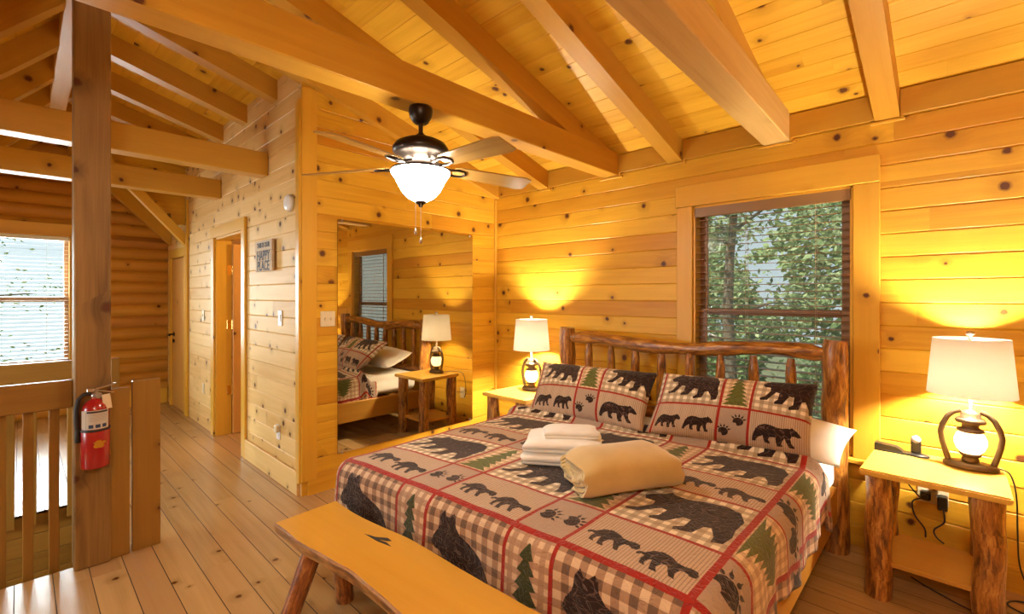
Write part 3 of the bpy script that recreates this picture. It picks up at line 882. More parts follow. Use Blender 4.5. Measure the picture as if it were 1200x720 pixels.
for dx, dy, L in ((.03, -.02, .17), (-.03, -.045, .12)):
    mb = MB().tube([(dx * .5, dy * .5, -.50), (dx * .5, dy * .5, -.54 - L)], .0016, 6)
    pc = mb.build('pull_chain', M['nickel'], r)
    MB().lathe([(0, 0), (.007, -.006), (.009, -.018), (.006, -.03), (0, -.034)], (dx * .5, dy * .5, -.54 - L), 12).build('pull_knob', M['nickel'], pc)

# ------------------------------------------------------------------ quilt artwork (drawn here as an array)
def inpoly(P, X, Y):
    c = np.zeros(X.shape, bool); n = len(P)
    for i in range(n):
        x1, y1 = P[i]; x2, y2 = P[(i + 1) % n]
        if y1 == y2: continue
        t = ((y1 > Y) != (y2 > Y)) & (X < (x2 - x1) * (Y - y1) / (y2 - y1) + x1)
        c ^= t
    return c
BEAR = [(0, .12), (.03, .30), (.06, .42), (.13, .55), (.25, .62), (.40, .60), (.52, .555), (.62, .56), (.70, .60), (.77, .61), (.80, .66), (.84, .62), (.90, .58), (.97, .47), (.99, .42), (.93, .38), (.86, .40), (.80, .37), (.78, .28), (.80, .15), (.86, .06), (.85, .03), (.75, .03), (.70, .15), (.66, .26), (.62, .18), (.60, .08), (.63, .02), (.52, 0), (.49, .1), (.48, .24), (.36, .22), (.33, .14), (.37, .06), (.36, .03), (.26, .05), (.24, .14), (.22, .24), (.14, .18), (.08, .10), (.08, .05), (0, .04)]
LOWB = [(0, .30), (.03, .36), (.12, .38), (.20, .50), (.34, .56), (.50, .52), (.62, .44), (.74, .42), (.84, .44), (.95, .42), (1.0, .33), (.98, .26), (.90, .25), (.82, .30), (.74, .29), (.70, .18), (.75, .05), (.66, .06), (.58, .20), (.54, .28), (.46, .26), (.42, .14), (.48, .03), (.36, .03), (.32, .16), (.30, .27), (.24, .22), (.23, .12), (.28, .06), (.17, .08), (.14, .20), (.15, .30), (.08, .31), (.03, .26)]
BIG = [(.02, .53), (.08, .60), (.17, .66), (.21, .73), (.27, .69), (.40, .68), (.55, .72), (.75, .74), (.90, .69), (.98, .54), (.97, .35), (.995, .20), (.97, .06), (.88, .03), (.87, .12), (.80, .25), (.74, .23), (.70, .07), (.54, .03), (.53, .08), (.60, .14), (.60, .29), (.52, .30), (.42, .12), (.28, .10), (.27, .14), (.33, .2), (.34, .34), (.28, .36), (.14, .16), (.02, .14), (0, .18), (.10, .24), (.18, .38), (.16, .46), (.06, .46)]
SIT = [(.10, .80), (.03, .72), (0, .64), (.05, .585), (.13, .575), (.2, .5), (.22, .3), (.2, 0), (.97, 0), (.95, .3), (.88, .52), (.75, .68), (.58, .76), (.44, .81), (.38, .88), (.36, .96), (.32, 1.0), (.27, .95), (.21, .95), (.17, 1.0), (.13, .94), (.12, .86)]
def treepoly(n=7, w=.5):
    L = []; 
    for i in range(n):
        y = 1 - i / n
        L.append((w * (.16 + .84 * (i / n)) * .55, y - .02)); L.append((w * (.30 + .70 * ((i + 1) / n)), y - 1 / n))
    L = [(0.02, 1.0)] + L
    return [(.5 + x, y) for x, y in L] + [(.5 - x, y) for x, y in L[::-1]]
TREE = treepoly()
MEAN = {'bear': np.array((.165, .10, .085)), 'line': np.array((.36, .27, .24))}
class Art:
    def __init__(s, u0, u1, v0, v1, px):
        s.u0, s.u1, s.v0, s.v1 = u0, u1, v0, v1
        w, h = int((u1 - u0) / px), int((v1 - v0) / px)
        s.U, s.V = np.meshgrid(u0 + (np.arange(w) + .5) * (u1 - u0) / w, v0 + (np.arange(h) + .5) * (v1 - v0) / h)
        s.A = np.zeros((h, w, 3), np.float32); s.A[:] = (.72, .60, .46)
        f = np.sin(s.U * 62 + 2.2 * np.sin(s.V * 71) + 1.3 * np.sin(s.V * 33 + s.U * 24)) + .8 * np.sin(s.V * 85 + 2.0 * np.sin(s.U * 57))
        s.meander = np.abs(f) < .16
        rs = np.random.RandomState(3); s.rs = rs
    def mask(s, a, b, c, d): return (s.U >= a) & (s.U < b) & (s.V >= c) & (s.V < d)
    def gingham(s, m, p, c0, c1, c2):
        a = np.floor(s.U[m] / p).astype(int) % 2; b = np.floor(s.V[m] / p).astype(int) % 2
        C = np.where((a + b)[:, None] == 0, c0, np.where((a + b)[:, None] == 1, c1, c2))
        th = (np.sin(s.U[m] * 2 * PI / .004) * np.sin(s.V[m] * 2 * PI / .004))[:, None] * .03
        s.A[m] = C + th
    def stripes(s, m, c0, c1, p=.012):
        t = (np.mod(s.U[m], p) / p < .3)[:, None]
        s.A[m] = np.where(t, c1, c0)
    def solid(s, m, c): s.A[m] = c
    def shape(s, P, a, b, c, d, col, line=None, fn=None, clipm=None):
        m = s.mask(min(a, b), max(a, b), min(c, d), max(c, d))
        if not m.any(): return
        X = (s.U[m] - a) / (b - a); Y = (s.V[m] - c) / (d - c)
        if fn: X, Y = fn(X, Y)
        k = inpoly(P, X, Y)
        mm = np.zeros_like(m); mm[m] = k
        if clipm is not None: mm &= clipm
        s.A[mm] = col
        if line is not None: s.A[mm & s.meander] = line
    def bear(s, P, a, b, c, d, **k): s.shape(P, a, b, c, d, MEAN['bear'], MEAN['line'], **k)
    def tree(s, a, b, c, d, fn=None, col=(.37, .38, .17)):
        s.shape(TREE, a, b, c, d, np.array(col), np.array(col) * .85, fn)
    def paw(s, x, y, r, ang):
        ca, sa = math.cos(ang), math.sin(ang)
        dx, dy = s.U - x, s.V - y
        X = (dx * ca + dy * sa) / r; Y = (-dx * sa + dy * ca) / r   # +X = toes
        k = ((X + .12) ** 2 / .58 + Y ** 2 / .82 < 1) & ~((X + .85) ** 2 + (Y - .5) ** 2 < .16)
        for i in range(5):
            t = math.radians(-62 + 31 * i)
            tx, ty = .95 * math.cos(t) + .02, 1.08 * math.sin(t)
            cc, ss = math.cos(t), math.sin(t)
            A_ = (X - tx) * cc + (Y - ty) * ss; B_ = -(X - tx) * ss + (Y - ty) * cc
            k |= (A_ ** 2 / .05 + B_ ** 2 / .022 < 1)
            k |= (A_ > .12) & (A_ < .55) & (np.abs(B_) < (.55 - A_) * .16)
        s.A[k] = MEAN['bear']
        s.A[k & s.meander & (X < .5)] = MEAN['line']
    def hline(s, v, w, a=-9, b=9): s.A[s.mask(a, b, v - w / 2, v + w / 2)] = (.60, .15, .11)
    def vline(s, u, w, a=-9, b=9): s.A[s.mask(u - w / 2, u + w / 2, a, b)] = (.60, .15, .11)
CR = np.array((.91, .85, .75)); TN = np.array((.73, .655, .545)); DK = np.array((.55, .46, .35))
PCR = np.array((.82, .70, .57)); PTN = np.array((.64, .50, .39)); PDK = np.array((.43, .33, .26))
STR0 = np.array((.75, .645, .545)); STR1 = np.array((.59, .49, .405)); SOL = np.array((.66, .56, .485))
TP0 = np.array((.88, .78, .64)); TP1 = np.array((.78, .66, .52)); TP2 = np.array((.70, .57, .45))
UM = (-.46, 2.36); VM = (-.50, 1.72)
Q = Art(UM[0], UM[1], VM[0], VM[1], .0016)
UC = [-.23, .03, .54, .752, 1.203, 1.416, 1.87, 2.13]
VR = [0, .285, .675, .94, 1.325, 1.59]
# top cells
for r_ in range(5):
    c, d = VR[r_], VR[r_ + 1]
    big = r_ in (1, 3)
    for k in range(7):
        a, b = UC[k], UC[k + 1]
        m_ = Q.mask(a, b, c, d); side = k in (0, 6); wide = k in (1, 3, 5)
        if side or not wide:
            if big:
                Q.gingham(m_, .022, TP0, TP1, TP2)
                e = .02
                if k == 6: Q.tree(a + .02, b - .05, c + .03, d - .03, fn=lambda X, Y: (Y, X))
                elif k == 0: Q.tree(a + .05, b - .02, c + .03, d - .03, fn=lambda X, Y: (Y, 1 - X))
                else: Q.tree(a + .015, b - .015, c + .02, d - .02)
            else:
                Q.solid(m_, SOL)
                if side:
                    Q.paw(a + .065, (c + d) / 2 + .015, .058, PI / 2 - .25); Q.paw(a + .16, (c + d) / 2 - .045, .056, PI / 2 - .35)
                else:
                    mx_ = (a + b) / 2
                    Q.paw(mx_ - .052, (c + d) / 2 - .005, .040, .5); Q.paw(mx_ + .052, (c + d) / 2 + .005, .040, .5)
        elif r_ == 4:
            Q.gingham(m_, .0245, CR, TN, DK + .1)
            Q.bear(BIG, a + .03, b - .02, 1.345, 1.62)
        elif big:
            Q.gingham(m_, .0245, CR, TN, DK + .1)
            Q.bear(BIG, a + .025, b - .02, c + .03, d + .065)
        else:
            Q.stripes(m_, STR0, STR1)
            w = (b - a)
            Q.bear(LOWB, a + .025, a + w * .50, c + .06, c + .06 + w * .46 * 1.05)
            Q.bear(LOWB, a + w * .50, b - .02, c + .04, c + .04 + w * .46 * 1.05)
# strip beyond the last row, foot drape and outer side strips
Q.gingham(Q.mask(-9, 9, 1.59, 9), .0245, CR, TN, DK + .1)
for k in (1, 3, 5): Q.bear(BIG, UC[k] + .03, UC[k + 1] - .03, 1.60, 1.95)
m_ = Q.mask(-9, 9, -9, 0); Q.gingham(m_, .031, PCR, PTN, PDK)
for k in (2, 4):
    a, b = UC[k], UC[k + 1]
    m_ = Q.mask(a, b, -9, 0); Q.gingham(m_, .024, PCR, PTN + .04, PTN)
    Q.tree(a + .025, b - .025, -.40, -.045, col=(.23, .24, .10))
for k in (1, 3, 5):
    a, b = UC[k], UC[k + 1]; Q.bear(SIT, a + .045, b - .035, -.46, -.055)
for sgn in (0, 1):
    a, b = (UC[0], UC[1]) if sgn == 0 else (UC[6], UC[7])
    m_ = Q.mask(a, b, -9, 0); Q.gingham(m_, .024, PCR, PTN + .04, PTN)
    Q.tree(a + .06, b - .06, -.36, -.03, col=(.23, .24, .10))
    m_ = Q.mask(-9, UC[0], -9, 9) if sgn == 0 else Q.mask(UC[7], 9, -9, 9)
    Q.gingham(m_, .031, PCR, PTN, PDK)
    for k in range(4):
        c = VR[k + 1] - .12
        if sgn: Q.shape(SIT, UC[7] + .02, UC[7] + .24, c - .1, c + .06, MEAN['bear'], MEAN['line'], fn=lambda X, Y: (Y, 1 - X))
        else: Q.shape(SIT, UC[0] - .24, UC[0] - .02, c - .1, c + .06, MEAN['bear'], MEAN['line'], fn=lambda X, Y: (Y, X))
for v in VR[1:]: Q.hline(v, .014)
for u in UC[2:6]: Q.vline(u, .017)
for u in (UC[0], UC[1], UC[6], UC[7]): Q.vline(u, .026)
Q.hline(0, .026)
M['quilt'] = image_mat('bear_patchwork_quilt', np.clip(Q.A, 0, 1), .9, stitch=(60, 52))

# ------------------------------------------------------------------ bed
BX0, BX1, HY = 1.07, 3.052, -.16
r = thing('log_bed', 'wide log bed with peeled pole headboard', 'bed', ((BX0 + BX1) / 2, -1.2, 0))
L0 = r.location
def loc(p): return (p[0] - L0.x, p[1] - L0.y, p[2] - L0.z)
def logpost(name, x, y, z0, z1, rad, parent, mat='log', wob=.010, taper=0, seg=16):
    n = max(4, int((z1 - z0) / .06))
    pts = [loc((x + .004 * math.sin(i * 1.3), y, z0 + (z1 - z0) * i / n)) for i in range(n + 1)]
    rs = [rad * (1 - taper * i / n) for i in range(n + 1)]
    rs[-1] *= .93
    return MB().tube(pts, rs, seg, wob=wob).build(name, M[mat], parent)
for x, z1 in ((BX0, 1.235), (BX1, 1.25)): logpost('headboard_post', x, HY, 0, z1, .068, r)
for x in (BX0 + .02, BX1 - .02): logpost('foot_leg', x, -2.14, 0, .36, .06, r, 'logdark')
pts = []; rs = []
for i in range(25):
    f = i / 24
    pts.append(loc((BX0 + .03 + (BX1 - BX0 - .06) * f, HY - .012 * math.sin(f * 7), 1.135 + .02 * f + .022 * math.sin(f * 8.5 + .6))))
    rs.append(.046 + .006 * math.sin(f * 21) + (.004 if .1 < f < .5 else 0))
rs[0] = .034; rs[-1] = .034
MB().tube(pts, rs, 16, wob=.012).build('top_rail', M['log'], r)
pts = [loc((BX0 + .03 + (BX1 - BX0 - .06) * i / 16, HY, .62)) for i in range(17)]
MB().tube(pts, .045, 14, wob=.01).build('lower_rail', M['logdark'], r)
for x in (1.298, 1.517, 1.737, 1.955, 2.172, 2.388, 2.604, 2.821):
    pts = [loc((x, HY, .62 + .5 * i / 10)) for i in range(11)]
    MB().tube(pts, [.033] * 8 + [.032, .027, .020], 12, wob=.006).build('spindle', M['log'], r)
for x in (BX0 - .0, BX1 + .0):
    MB().box(loc((x, -1.18, .292)), (.04, 1.95, .205), .006).build('side_rail', M['rail'], r)
MB().box(loc(((BX0 + BX1) / 2, -2.15, .31)), (BX1 - BX0 - .1, .04, .235), .006).build('foot_rail', M['rail'], r)
mb = MB()
for k in range(8): mb.box(loc(((BX0 + BX1) / 2, -.35 - .24 * k, .388)), (BX1 - BX0 - .02, .09, .02), .002)
mb.build('slats', M['rail'], r)
# mattress with its sheet
def rounded_slab(c, d, bev, name, mat, parent=None, cat=None):
    bm = bmesh.new(); bmesh.ops.create_cube(bm, size=1)
    for v in bm.verts: v.co = Vector((v.co.x * d[0], v.co.y * d[1], v.co.z * d[2]))
    bmesh.ops.bevel(bm, geom=bm.edges[:], offset=bev, segments=5, profile=.5, affect='EDGES')
    bmesh.ops.subdivide_edges(bm, edges=[e for e in bm.edges if e.calc_length() > .3], cuts=10, use_grid_fill=True)
    for v in bm.verts:
        w = Vector(c) + v.co
        v.co += v.normal * .004 * mn.noise(w * 6)
    me = bpy.data.meshes.new(name); bm.to_mesh(me); bm.free()
    me.materials.append(mat)
    for p in me.polygons: p.use_smooth = True
    o = bpy.data.objects.new(name, me); COL.objects.link(o); o.location = c
    if parent: o.parent = parent
    return o
o = rounded_slab((2.085, -1.215, .508), (1.97, 1.92, .215), .07, 'mattress', M['sheet'])
tag(o, 'thick mattress in a white fitted sheet on the log bed', 'mattress')
# comforter
VL = [-.5, 0, .285, .675, .94, 1.325, 1.6, 1.8]
YLt = [-2.76, -2.285, -2.01, -1.64, -1.378, -1.0, -.80, -.68]
YRt = [-2.62, -2.165, -1.86, -1.435, -1.160, -.775, -.57, -.42]
def topxy(u, v):
    a = (u - .03) / 1.84
    y = np.interp(v, VL, YLt) * (1 - a) + np.interp(v, VL, YRt) * a
    return Vector((1.135 + u + .02 * (1 - a) * max(0, 1 - v), float(y), 0))
def qpos(u, v):
    rr_ = .088
    uu = min(max(u, .04), 1.865); vv = max(v, .03)
    du = u - uu; db = v - vv
    p = topxy(uu, vv)
    z = .648 - .016 * (abs(uu - .95) / .95) ** 3 + .006 * mn.noise(Vector((u * 5, v * 5, 1.3)))
    ridge = math.exp(-((v - 1.42) / .05) ** 2) * .055
    if v > 1.43: z -= min(.03, (v - 1.43) * .3)
    z += ridge
    dd = math.hypot(du, db)
    if dd > 1e-6:
        if dd < rr_ * PI / 2: adv, drop = rr_ * math.sin(dd / rr_), rr_ * (1 - math.cos(dd / rr_))
        else:
            e = dd - rr_ * PI / 2
            adv, drop = rr_ + .04 * e, rr_ + e * .99
        if du != 0 and db == 0: wv = .010 * math.sin(v * 17 + 1) + .006 * math.sin(v * 41)
        elif db != 0 and du == 0: wv = .012 * math.sin(u * 11) + .004 * math.sin(u * 29)
        else: wv = .012
        adv += wv * min(1, drop / .25)
        p += Vector((du / dd, db / dd, 0)) * adv
        if du > 0 and db == 0:
            drop *= 1 + .05 * math.sin(v * 9)
        z -= drop
    return Vector((p.x, p.y, z))
def quilt_grid():
    us = list(np.linspace(-.31, .06, 26)) + list(np.linspace(.09, 1.82, 74)) + list(np.linspace(1.85, 2.215, 28))
    vs_ = list(np.linspace(-.43, .04, 30)) + list(np.linspace(.07, 1.28, 56)) + list(np.linspace(1.30, 1.62, 26))
    nu, nv = len(us), len(vs_)
    P = []; 
    for v in vs_:
        for u in us: P.append(qpos(u, v))
    mb = MB(); fs = []; uvs = []
    for j in range(nv - 1):
        for i in range(nu - 1):
            f = [j * nu + i, j * nu + i + 1, (j + 1) * nu + i + 1, (j + 1) * nu + i]
            fs.append(f)
            uvs.append([((us[k % nu] - UM[0]) / (UM[1] - UM[0]), (vs_[k // nu] - VM[0]) / (VM[1] - VM[0])) for k in f])
    mb.add(P, fs, uvs, smooth=True)
    return mb
o = quilt_grid().build('comforter', M['quilt'])
sol = o.modifiers.new('thickness', 'SOLIDIFY'); sol.thickness = .014; sol.offset = -1
tag(o, 'patchwork bear and pine tree comforter draped over the bed', 'comforter')

# ------------------------------------------------------------------ pillows
def pillow(name, label, corners, th, mat, uvmap=True, flange=0, cat='pillow', sag=0, seed=0):
    bl_, br_, tr_, tl_ = [Vector(c) for c in corners]
    n = 34
    def base(s, t):
        return (bl_ * (1 - s) + br_ * s) * (1 - t) + (tl_ * (1 - s) + tr_ * s) * t
    nrm = (br_ - bl_).cross(tl_ - bl_).normalized()
    cen = (bl_ + br_ + tr_ + tl_) / 4
    mb = MB()
    for side in (1, -1):
        vs = []; fs = []; us = []
        for j in range(n + 1):
            for i in range(n + 1):
                s, t = i / n, j / n
                S, T = 2 * s - 1, 2 * t - 1
                k = max(0, (1 - abs(S) ** 2.6) * (1 - abs(T) ** 2.6)) ** .55
                # edges drawn inward between the corners
                s2 = .5 + (s - .5) * (1 - .035 * (1 - T * T)); t2 = .5 + (t - .5) * (1 - .06 * (1 - S * S))
                p = base(s2, t2) + nrm * (side * th * k)
                p += nrm * side * .010 * k * mn.noise(Vector((S * 2.2 + seed, T * 2.2, side)))
                p.z -= sag * (1 - S * S) * max(0, T) 
                vs.append(p)
        for j in range(n):
            for i in range(n):
                f = [j * (n + 1) + i, j * (n + 1) + i + 1, (j + 1) * (n + 1) + i + 1, (j + 1) * (n + 1) + i]
                us.append([((k % (n + 1)) / n, (k // (n + 1)) / n) for k in f] if side == 1 else [((k % (n + 1)) / n, (k // (n + 1)) / n) for k in f][::-1])
                fs.append(f if side == 1 else f[::-1])
        mb.add(vs, fs, us, smooth=True)
    o = mb.build(name, mat, loc=cen)
    bm = bmesh.new(); bm.from_mesh(o.data); bmesh.ops.remove_doubles(bm, verts=bm.verts, dist=.0006); bm.to_mesh(o.data); bm.free()
    return tag(o, label, cat)
def sham_art(left):
    S = Art(0, .90, 0, .46, .0014)
    c1, c2, c3, c4 = (.035, .40, .575, .90) if left else (.035, .42, .59, .86)
    rv = .205
    S.stripes(S.mask(-9, 9, 0, rv), STR0, STR1, .011); S.gingham(S.mask(-9, 9, rv, 9), .0235, CR, TN, DK + .1)
    S.solid(S.mask(c2 if False else c1 + .0, c1, 0, 1), SOL)
    S.solid(S.mask(c2 - (c2 - .40 if left else c2 - .42), c3, 0, rv), SOL)
    a, b = (.40, .575) if left else (.42, .59)
    S.solid(S.mask(a, b, 0, rv), SOL)
    S.gingham(S.mask(a, b, rv, 9), .018, TP0, TP1, TP2)
    S.bear(BEAR, .05, .205, .035, .175); S.bear(BEAR, .225, a - .02, .03, .175)
    S.bear(BEAR, b + .025, .86, .02, .20)
    S.bear(BIG, .075, a - .02, .235, .53)
    S.bear(BIG, b + .04, .92, .24, .56)
    S.tree(a + .01, b - .01, rv + .02, .45)
    S.paw((a + b) / 2 + .03, .125, .032, PI / 2 - .1); S.paw((a + b) / 2 - .045, .055, .030, PI / 2 - .1)
    S.hline(rv, .013); S.vline(a, .015); S.vline(b, .015); S.vline(.03, .012)
    return image_mat('bear_sham_fabric', np.clip(S.A, 0, 1), .9, stitch=(20, 10))
pillow('bed_pillow', 'plain white pillow behind the left bear sham', [(1.10, -.66, .70), (1.98, -.62, .70), (1.95, -.28, .86), (1.12, -.30, .84)], .085, M['sheet'], seed=3)
pillow('bed_pillow', 'plain white pillow poking out right of the right bear sham', [(2.16, -.60, .70), (3.15, -.68, .650), (3.175, -.30, .765), (2.12, -.28, .88)], .075, M['sheet'], seed=9)
pillow('pillow_sham', 'left bear print pillow, nearer the mirror', [(1.29, -.925, .665), (2.17, -.86, .672), (2.135, -.585, 1.0), (1.155, -.60, .985)], .085, sham_art(True), seed=1)
pillow('pillow_sham', 'right bear print pillow, nearer the window', [(2.185, -.86, .675), (3.03, -.70, .675), (3.045, -.59, 1.045), (2.185, -.60, 1.01)], .085, sham_art(False), seed=5)

# ------------------------------------------------------------------ towels and blanket
def ribbon(path, half, L, nl=14, wob=.004, seed=0, mat=None, endround=.0, ox=0.0):
    """folded cloth: a thick strip following path (in w,z), extruded along x from -L/2 to L/2"""
    n = len(path); off = []
    P = [Vector((p[0], p[1])) for p in path]
    A = []; B = []
    for i in range(n):
        t = (P[min(i + 1, n - 1)] - P[max(i - 1, 0)]).normalized()
        nn_ = Vector((-t.y, t.x))
        A.append(P[i] + nn_ * half); B.append(P[i] - nn_ * half)
    ring = A + B[::-1]
    m_ = len(ring); zmid = (max(q[1] for q in ring) + min(q[1] for q in ring)) / 2; wmax = max(abs(q[0]) for q in ring)
    mb = MB(); vs = []; fs = []; us = []
    for k in range(nl + 1):
        x = -L / 2 + L * k / nl
        for q in ring:
            w_, z_ = q
            d = Vector((x * 5 + seed, w_ * 5, z_ * 8))
            e = mn.noise(d) * wob; e2 = mn.noise(d + Vector((7, 3, 1))) * wob
            xx = x + (mn.noise(Vector((w_ * 14, z_ * 22, seed + (0 if k < nl / 2 else 5)))) * wob * 3 if k in (0, nl) else 0)
            ef = min(1, min(k, nl - k) / 2.0); zc = ring[0][1] * 0 + zmid
            w3 = w_ * (.955 + .045 * ef ** .5); z3 = zmid + (z_ - zmid) * (.80 + .20 * ef ** .5) - zmid * .16 * (1 - ef)
            z3 *= 1 + .10 * (1 - (2 * x / L) ** 2) * (1 - min(1, abs(w_) / (wmax + 1e-6)) ** 2)
            vs.append((xx + ox, w3 + e, max(z3 + e2, .001)))
    for k in range(nl):
        for i in range(m_):
            j = (i + 1) % m_
            fs.append([k * m_ + i, (k + 1) * m_ + i, (k + 1) * m_ + j, k * m_ + j]); us.append([(0, 0)] * 4)
    mb.add(vs, fs, us, smooth=True)
    for k in (0, nl):
        c = [vs[k * m_ + i] for i in range(m_)]
        ff = []
        for i in range(n - 1):
            q = [i, i + 1, m_ - 2 - i, m_ - 1 - i]
            ff.append(q if k == 0 else q[::-1])
        mb.add(c, ff, [[(0, 0)] * 4] * len(ff))
    return mb
def serp(w, th, layers, z0=0):
    path = []
    for k in range(layers):
        z = z0 + th / 2 + k * th
        xs_ = np.linspace(-w / 2 + th / 2, w / 2 - th / 2, 9)
        if k % 2: xs_ = xs_[::-1]
        path += [(float(x), z) for x in xs_]
        if k < layers - 1:
            s = 1 if k % 2 == 0 else -1
            for a in (-60, -30, 0, 30, 60):
                path.append((s * (w / 2 - th / 2) + s * th / 2 * math.cos(math.radians(a)), z + th / 2 + th / 2 * math.sin(math.radians(a))))
    return path
def spiral(w, h, th, turns):
    """flattened roll, from the inside out"""
    path = []
    N_ = int(turns * 28)
    for i in range(N_ + 1):
        t = i / 28
        k = turns - t
        ww, hh = w / 2 - th * k * .95, h / 2 - th * k * .95
        ww = max(ww, th); hh = max(hh, th * .5)
        a = 2 * PI * t - PI / 2
        ca, sa = math.cos(a), math.sin(a)
        e = .55
        path.append((ww * math.copysign(abs(ca) ** e, ca), h / 2 + hh * math.copysign(abs(sa) ** e, sa)))
    return path
TZ = .652
def place(mb, name, label, cat, at_, rz, mat, group=None):
    o = mb.build(name, mat); o.location = at_; o.rotation_euler = (0, 0, rz)
    return tag(o, label, cat, group)
tw = math.radians(-62)
place(ribbon(serp(.30, .019, 3), .0092, .40, wob=.008, seed=1), 'bath_towel', 'folded white bath towel at the bottom of the towel stack', 'towel', (2.045, -1.515, TZ), tw + PI / 2 + .08, M['towel'], 'white towels on the bed')
place(ribbon(serp(.285, .019, 3), .0092, .39, wob=.009, seed=5), 'bath_towel', 'folded white bath towel in the middle of the towel stack', 'towel', (2.05, -1.51, TZ + .058), tw + PI / 2 + .1, M['towel'], 'white towels on the bed')
place(ribbon(serp(.18, .018, 2), .0086, .27, wob=.007, seed=9), 'wash_cloth', 'small folded white washcloth on top of the towel stack', 'towel', (2.085, -1.49, TZ + .120), tw + PI / 2 + .22, M['towel'], 'white towels on the bed')
place(ribbon(spiral(.30, .158, .0225, 4.0), .0082, .47, wob=.010, seed=3), 'folded_blanket', 'thick folded tan fleece blanket on the bed', 'blanket', (2.452, -1.615, TZ + .004), math.radians(59), M['fleece'])

# ------------------------------------------------------------------ bench
r = thing('log_bench', 'half log bench at the foot of the bed', 'bench', (1.985, -2.505, 0), math.radians(3.5))
n = 40
def bedge(s, x):
    return .145 + .012 * math.sin(x * 7 + s) + .010 * mn.noise(Vector((x * 6, s * 5, 0)))
vs = []; fs = []; us = []; mi = []
secs = []
for i in range(n + 1):
    x = -.70 + 1.40 * i / n
    wf, wb = bedge(-1, x), bedge(1.7, x)
    z1 = .468; dpt = .075 + .008 * mn.noise(Vector((x * 4, 9, 2)))
    sec = [(-wf, z1), (-wf - .008, z1 - .008)]
    for q in range(1, 8):
        a = PI * q / 8
        sec.append((-(wf + .006) * math.cos(a), z1 - .015 - dpt * math.sin(a) ** .7))
    sec += [(wb + .008, z1 - .008), (wb, z1)]
    secs.append(sec)
    vs += [(x, y, z) for y, z in sec]
m_ = len(secs[0])
top = MB(); edge = MB()
for i in range(n):
    for q in range(m_ - 1):
        edge.add([vs[i * m_ + q], vs[(i + 1) * m_ + q], vs[(i + 1) * m_ + q + 1], vs[i * m_ + q + 1]], [[3, 2, 1, 0]], [[(i * .035, (q + 1) * .03), ((i + 1) * .035, (q + 1) * .03), ((i + 1) * .035, q * .03), (i * .035, q * .03)]], rnd=.5, smooth=True)
    a_, b_, c_, d_ = vs[i * m_], vs[i * m_ + m_ - 1], vs[(i + 1) * m_ + m_ - 1], vs[(i + 1) * m_]
    top.add([a_, d_, c_, b_], [[0, 1, 2, 3]], [[(p[0], p[1]) for p in (a_, d_, c_, b_)]], rnd=.5)
for e in (0, n):
    f = list(range(m_)); c = [vs[e * m_ + q] for q in range(m_)]
    top.add(c, [f if e else f[::-1]], [[(p[1] * .4, p[2]) for p in (c if e else c[::-1])]], rnd=.7)
seat = top.build('seat', M['bench'], r); o = edge.build('bark_edge', M['edge'], r); o['label'] = 'rough darker live edge'
for sx in (-1, 1):
    for sy in (-1, 1):
        A_ = Vector((sx * .50, sy * .055, .43)); B_ = Vector((sx * .62, sy * .15, 0))
        pts = [A_.lerp(B_, i / 8) for i in range(9)]
        MB().tube(pts, [.040 + .004 * i / 8 for i in range(9)], 14, wob=.006).build('leg', M['logdark'], r)
mb = MB()
mb.prism([(-.30, .055), (-.24, .07), (-.19, .10), (-.155, .096), (-.17, .082), (-.215, .066), (-.16, .075), (-.12, .068), (-.20, .055)], .4678, .4688)
o = mb.build('crack', M['rubber'], r); o['label'] = 'dark split in the seat'

# ------------------------------------------------------------------ nightstands
def nightstand():
    r = thing('nightstand', 'right log leg nightstand below the charger and lamp', 'nightstand', (3.485, -.33, 0), 0, 'log nightstands')
    pl = [(-.268, -.26), (.268, -.26), (.268, .25), (-.245, .25)]
    bm = bmesh.new()
    vs = [bm.verts.new((x, y, .612)) for x, y in pl]; f = bm.faces.new(vs)
    g = bmesh.ops.extrude_face_region(bm, geom=[f]); 
    for e in g['geom']:
        if isinstance(e, bmesh.types.BMVert): e.co.z = .644
    bmesh.ops.recalc_face_normals(bm, faces=bm.faces)
    bmesh.ops.bevel(bm, geom=bm.edges[:], offset=.007, segments=2, affect='EDGES')
    bm.verts.index_update()
    V_ = [v.co.copy() for v in bm.verts]; F_ = [[v.index for v in f.verts] for f in bm.faces]
    MB().add(V_, F_, [[(V_[i].x, V_[i].y + V_[i].z) for i in f] for f in F_], rnd=.4).build('table_top', M['furn'], r)
    bm.free()
    for sx in (-1, 1):
        for sy in (-1, 1):
            x, y = sx * .195, sy * .185 - .005
            k = 12
            pts = [(x + .004 * math.sin(i + sx), y, .614 * i / k) for i in range(k + 1)]
            MB().tube(pts, [.055 + .002 * math.sin(i * .9 + sx * sy) for i in range(k + 1)], 16, wob=.005).build('leg', M['log'], r)
    MB().box((0, -.005, .178), (.44, .40, .024), .004).build('shelf', M['rail'], r)
    return r
ns = nightstand()
ns2 = dup(ns, (.73, -.37, 0), 0, 'left log leg nightstand in the corner beside the mirror')

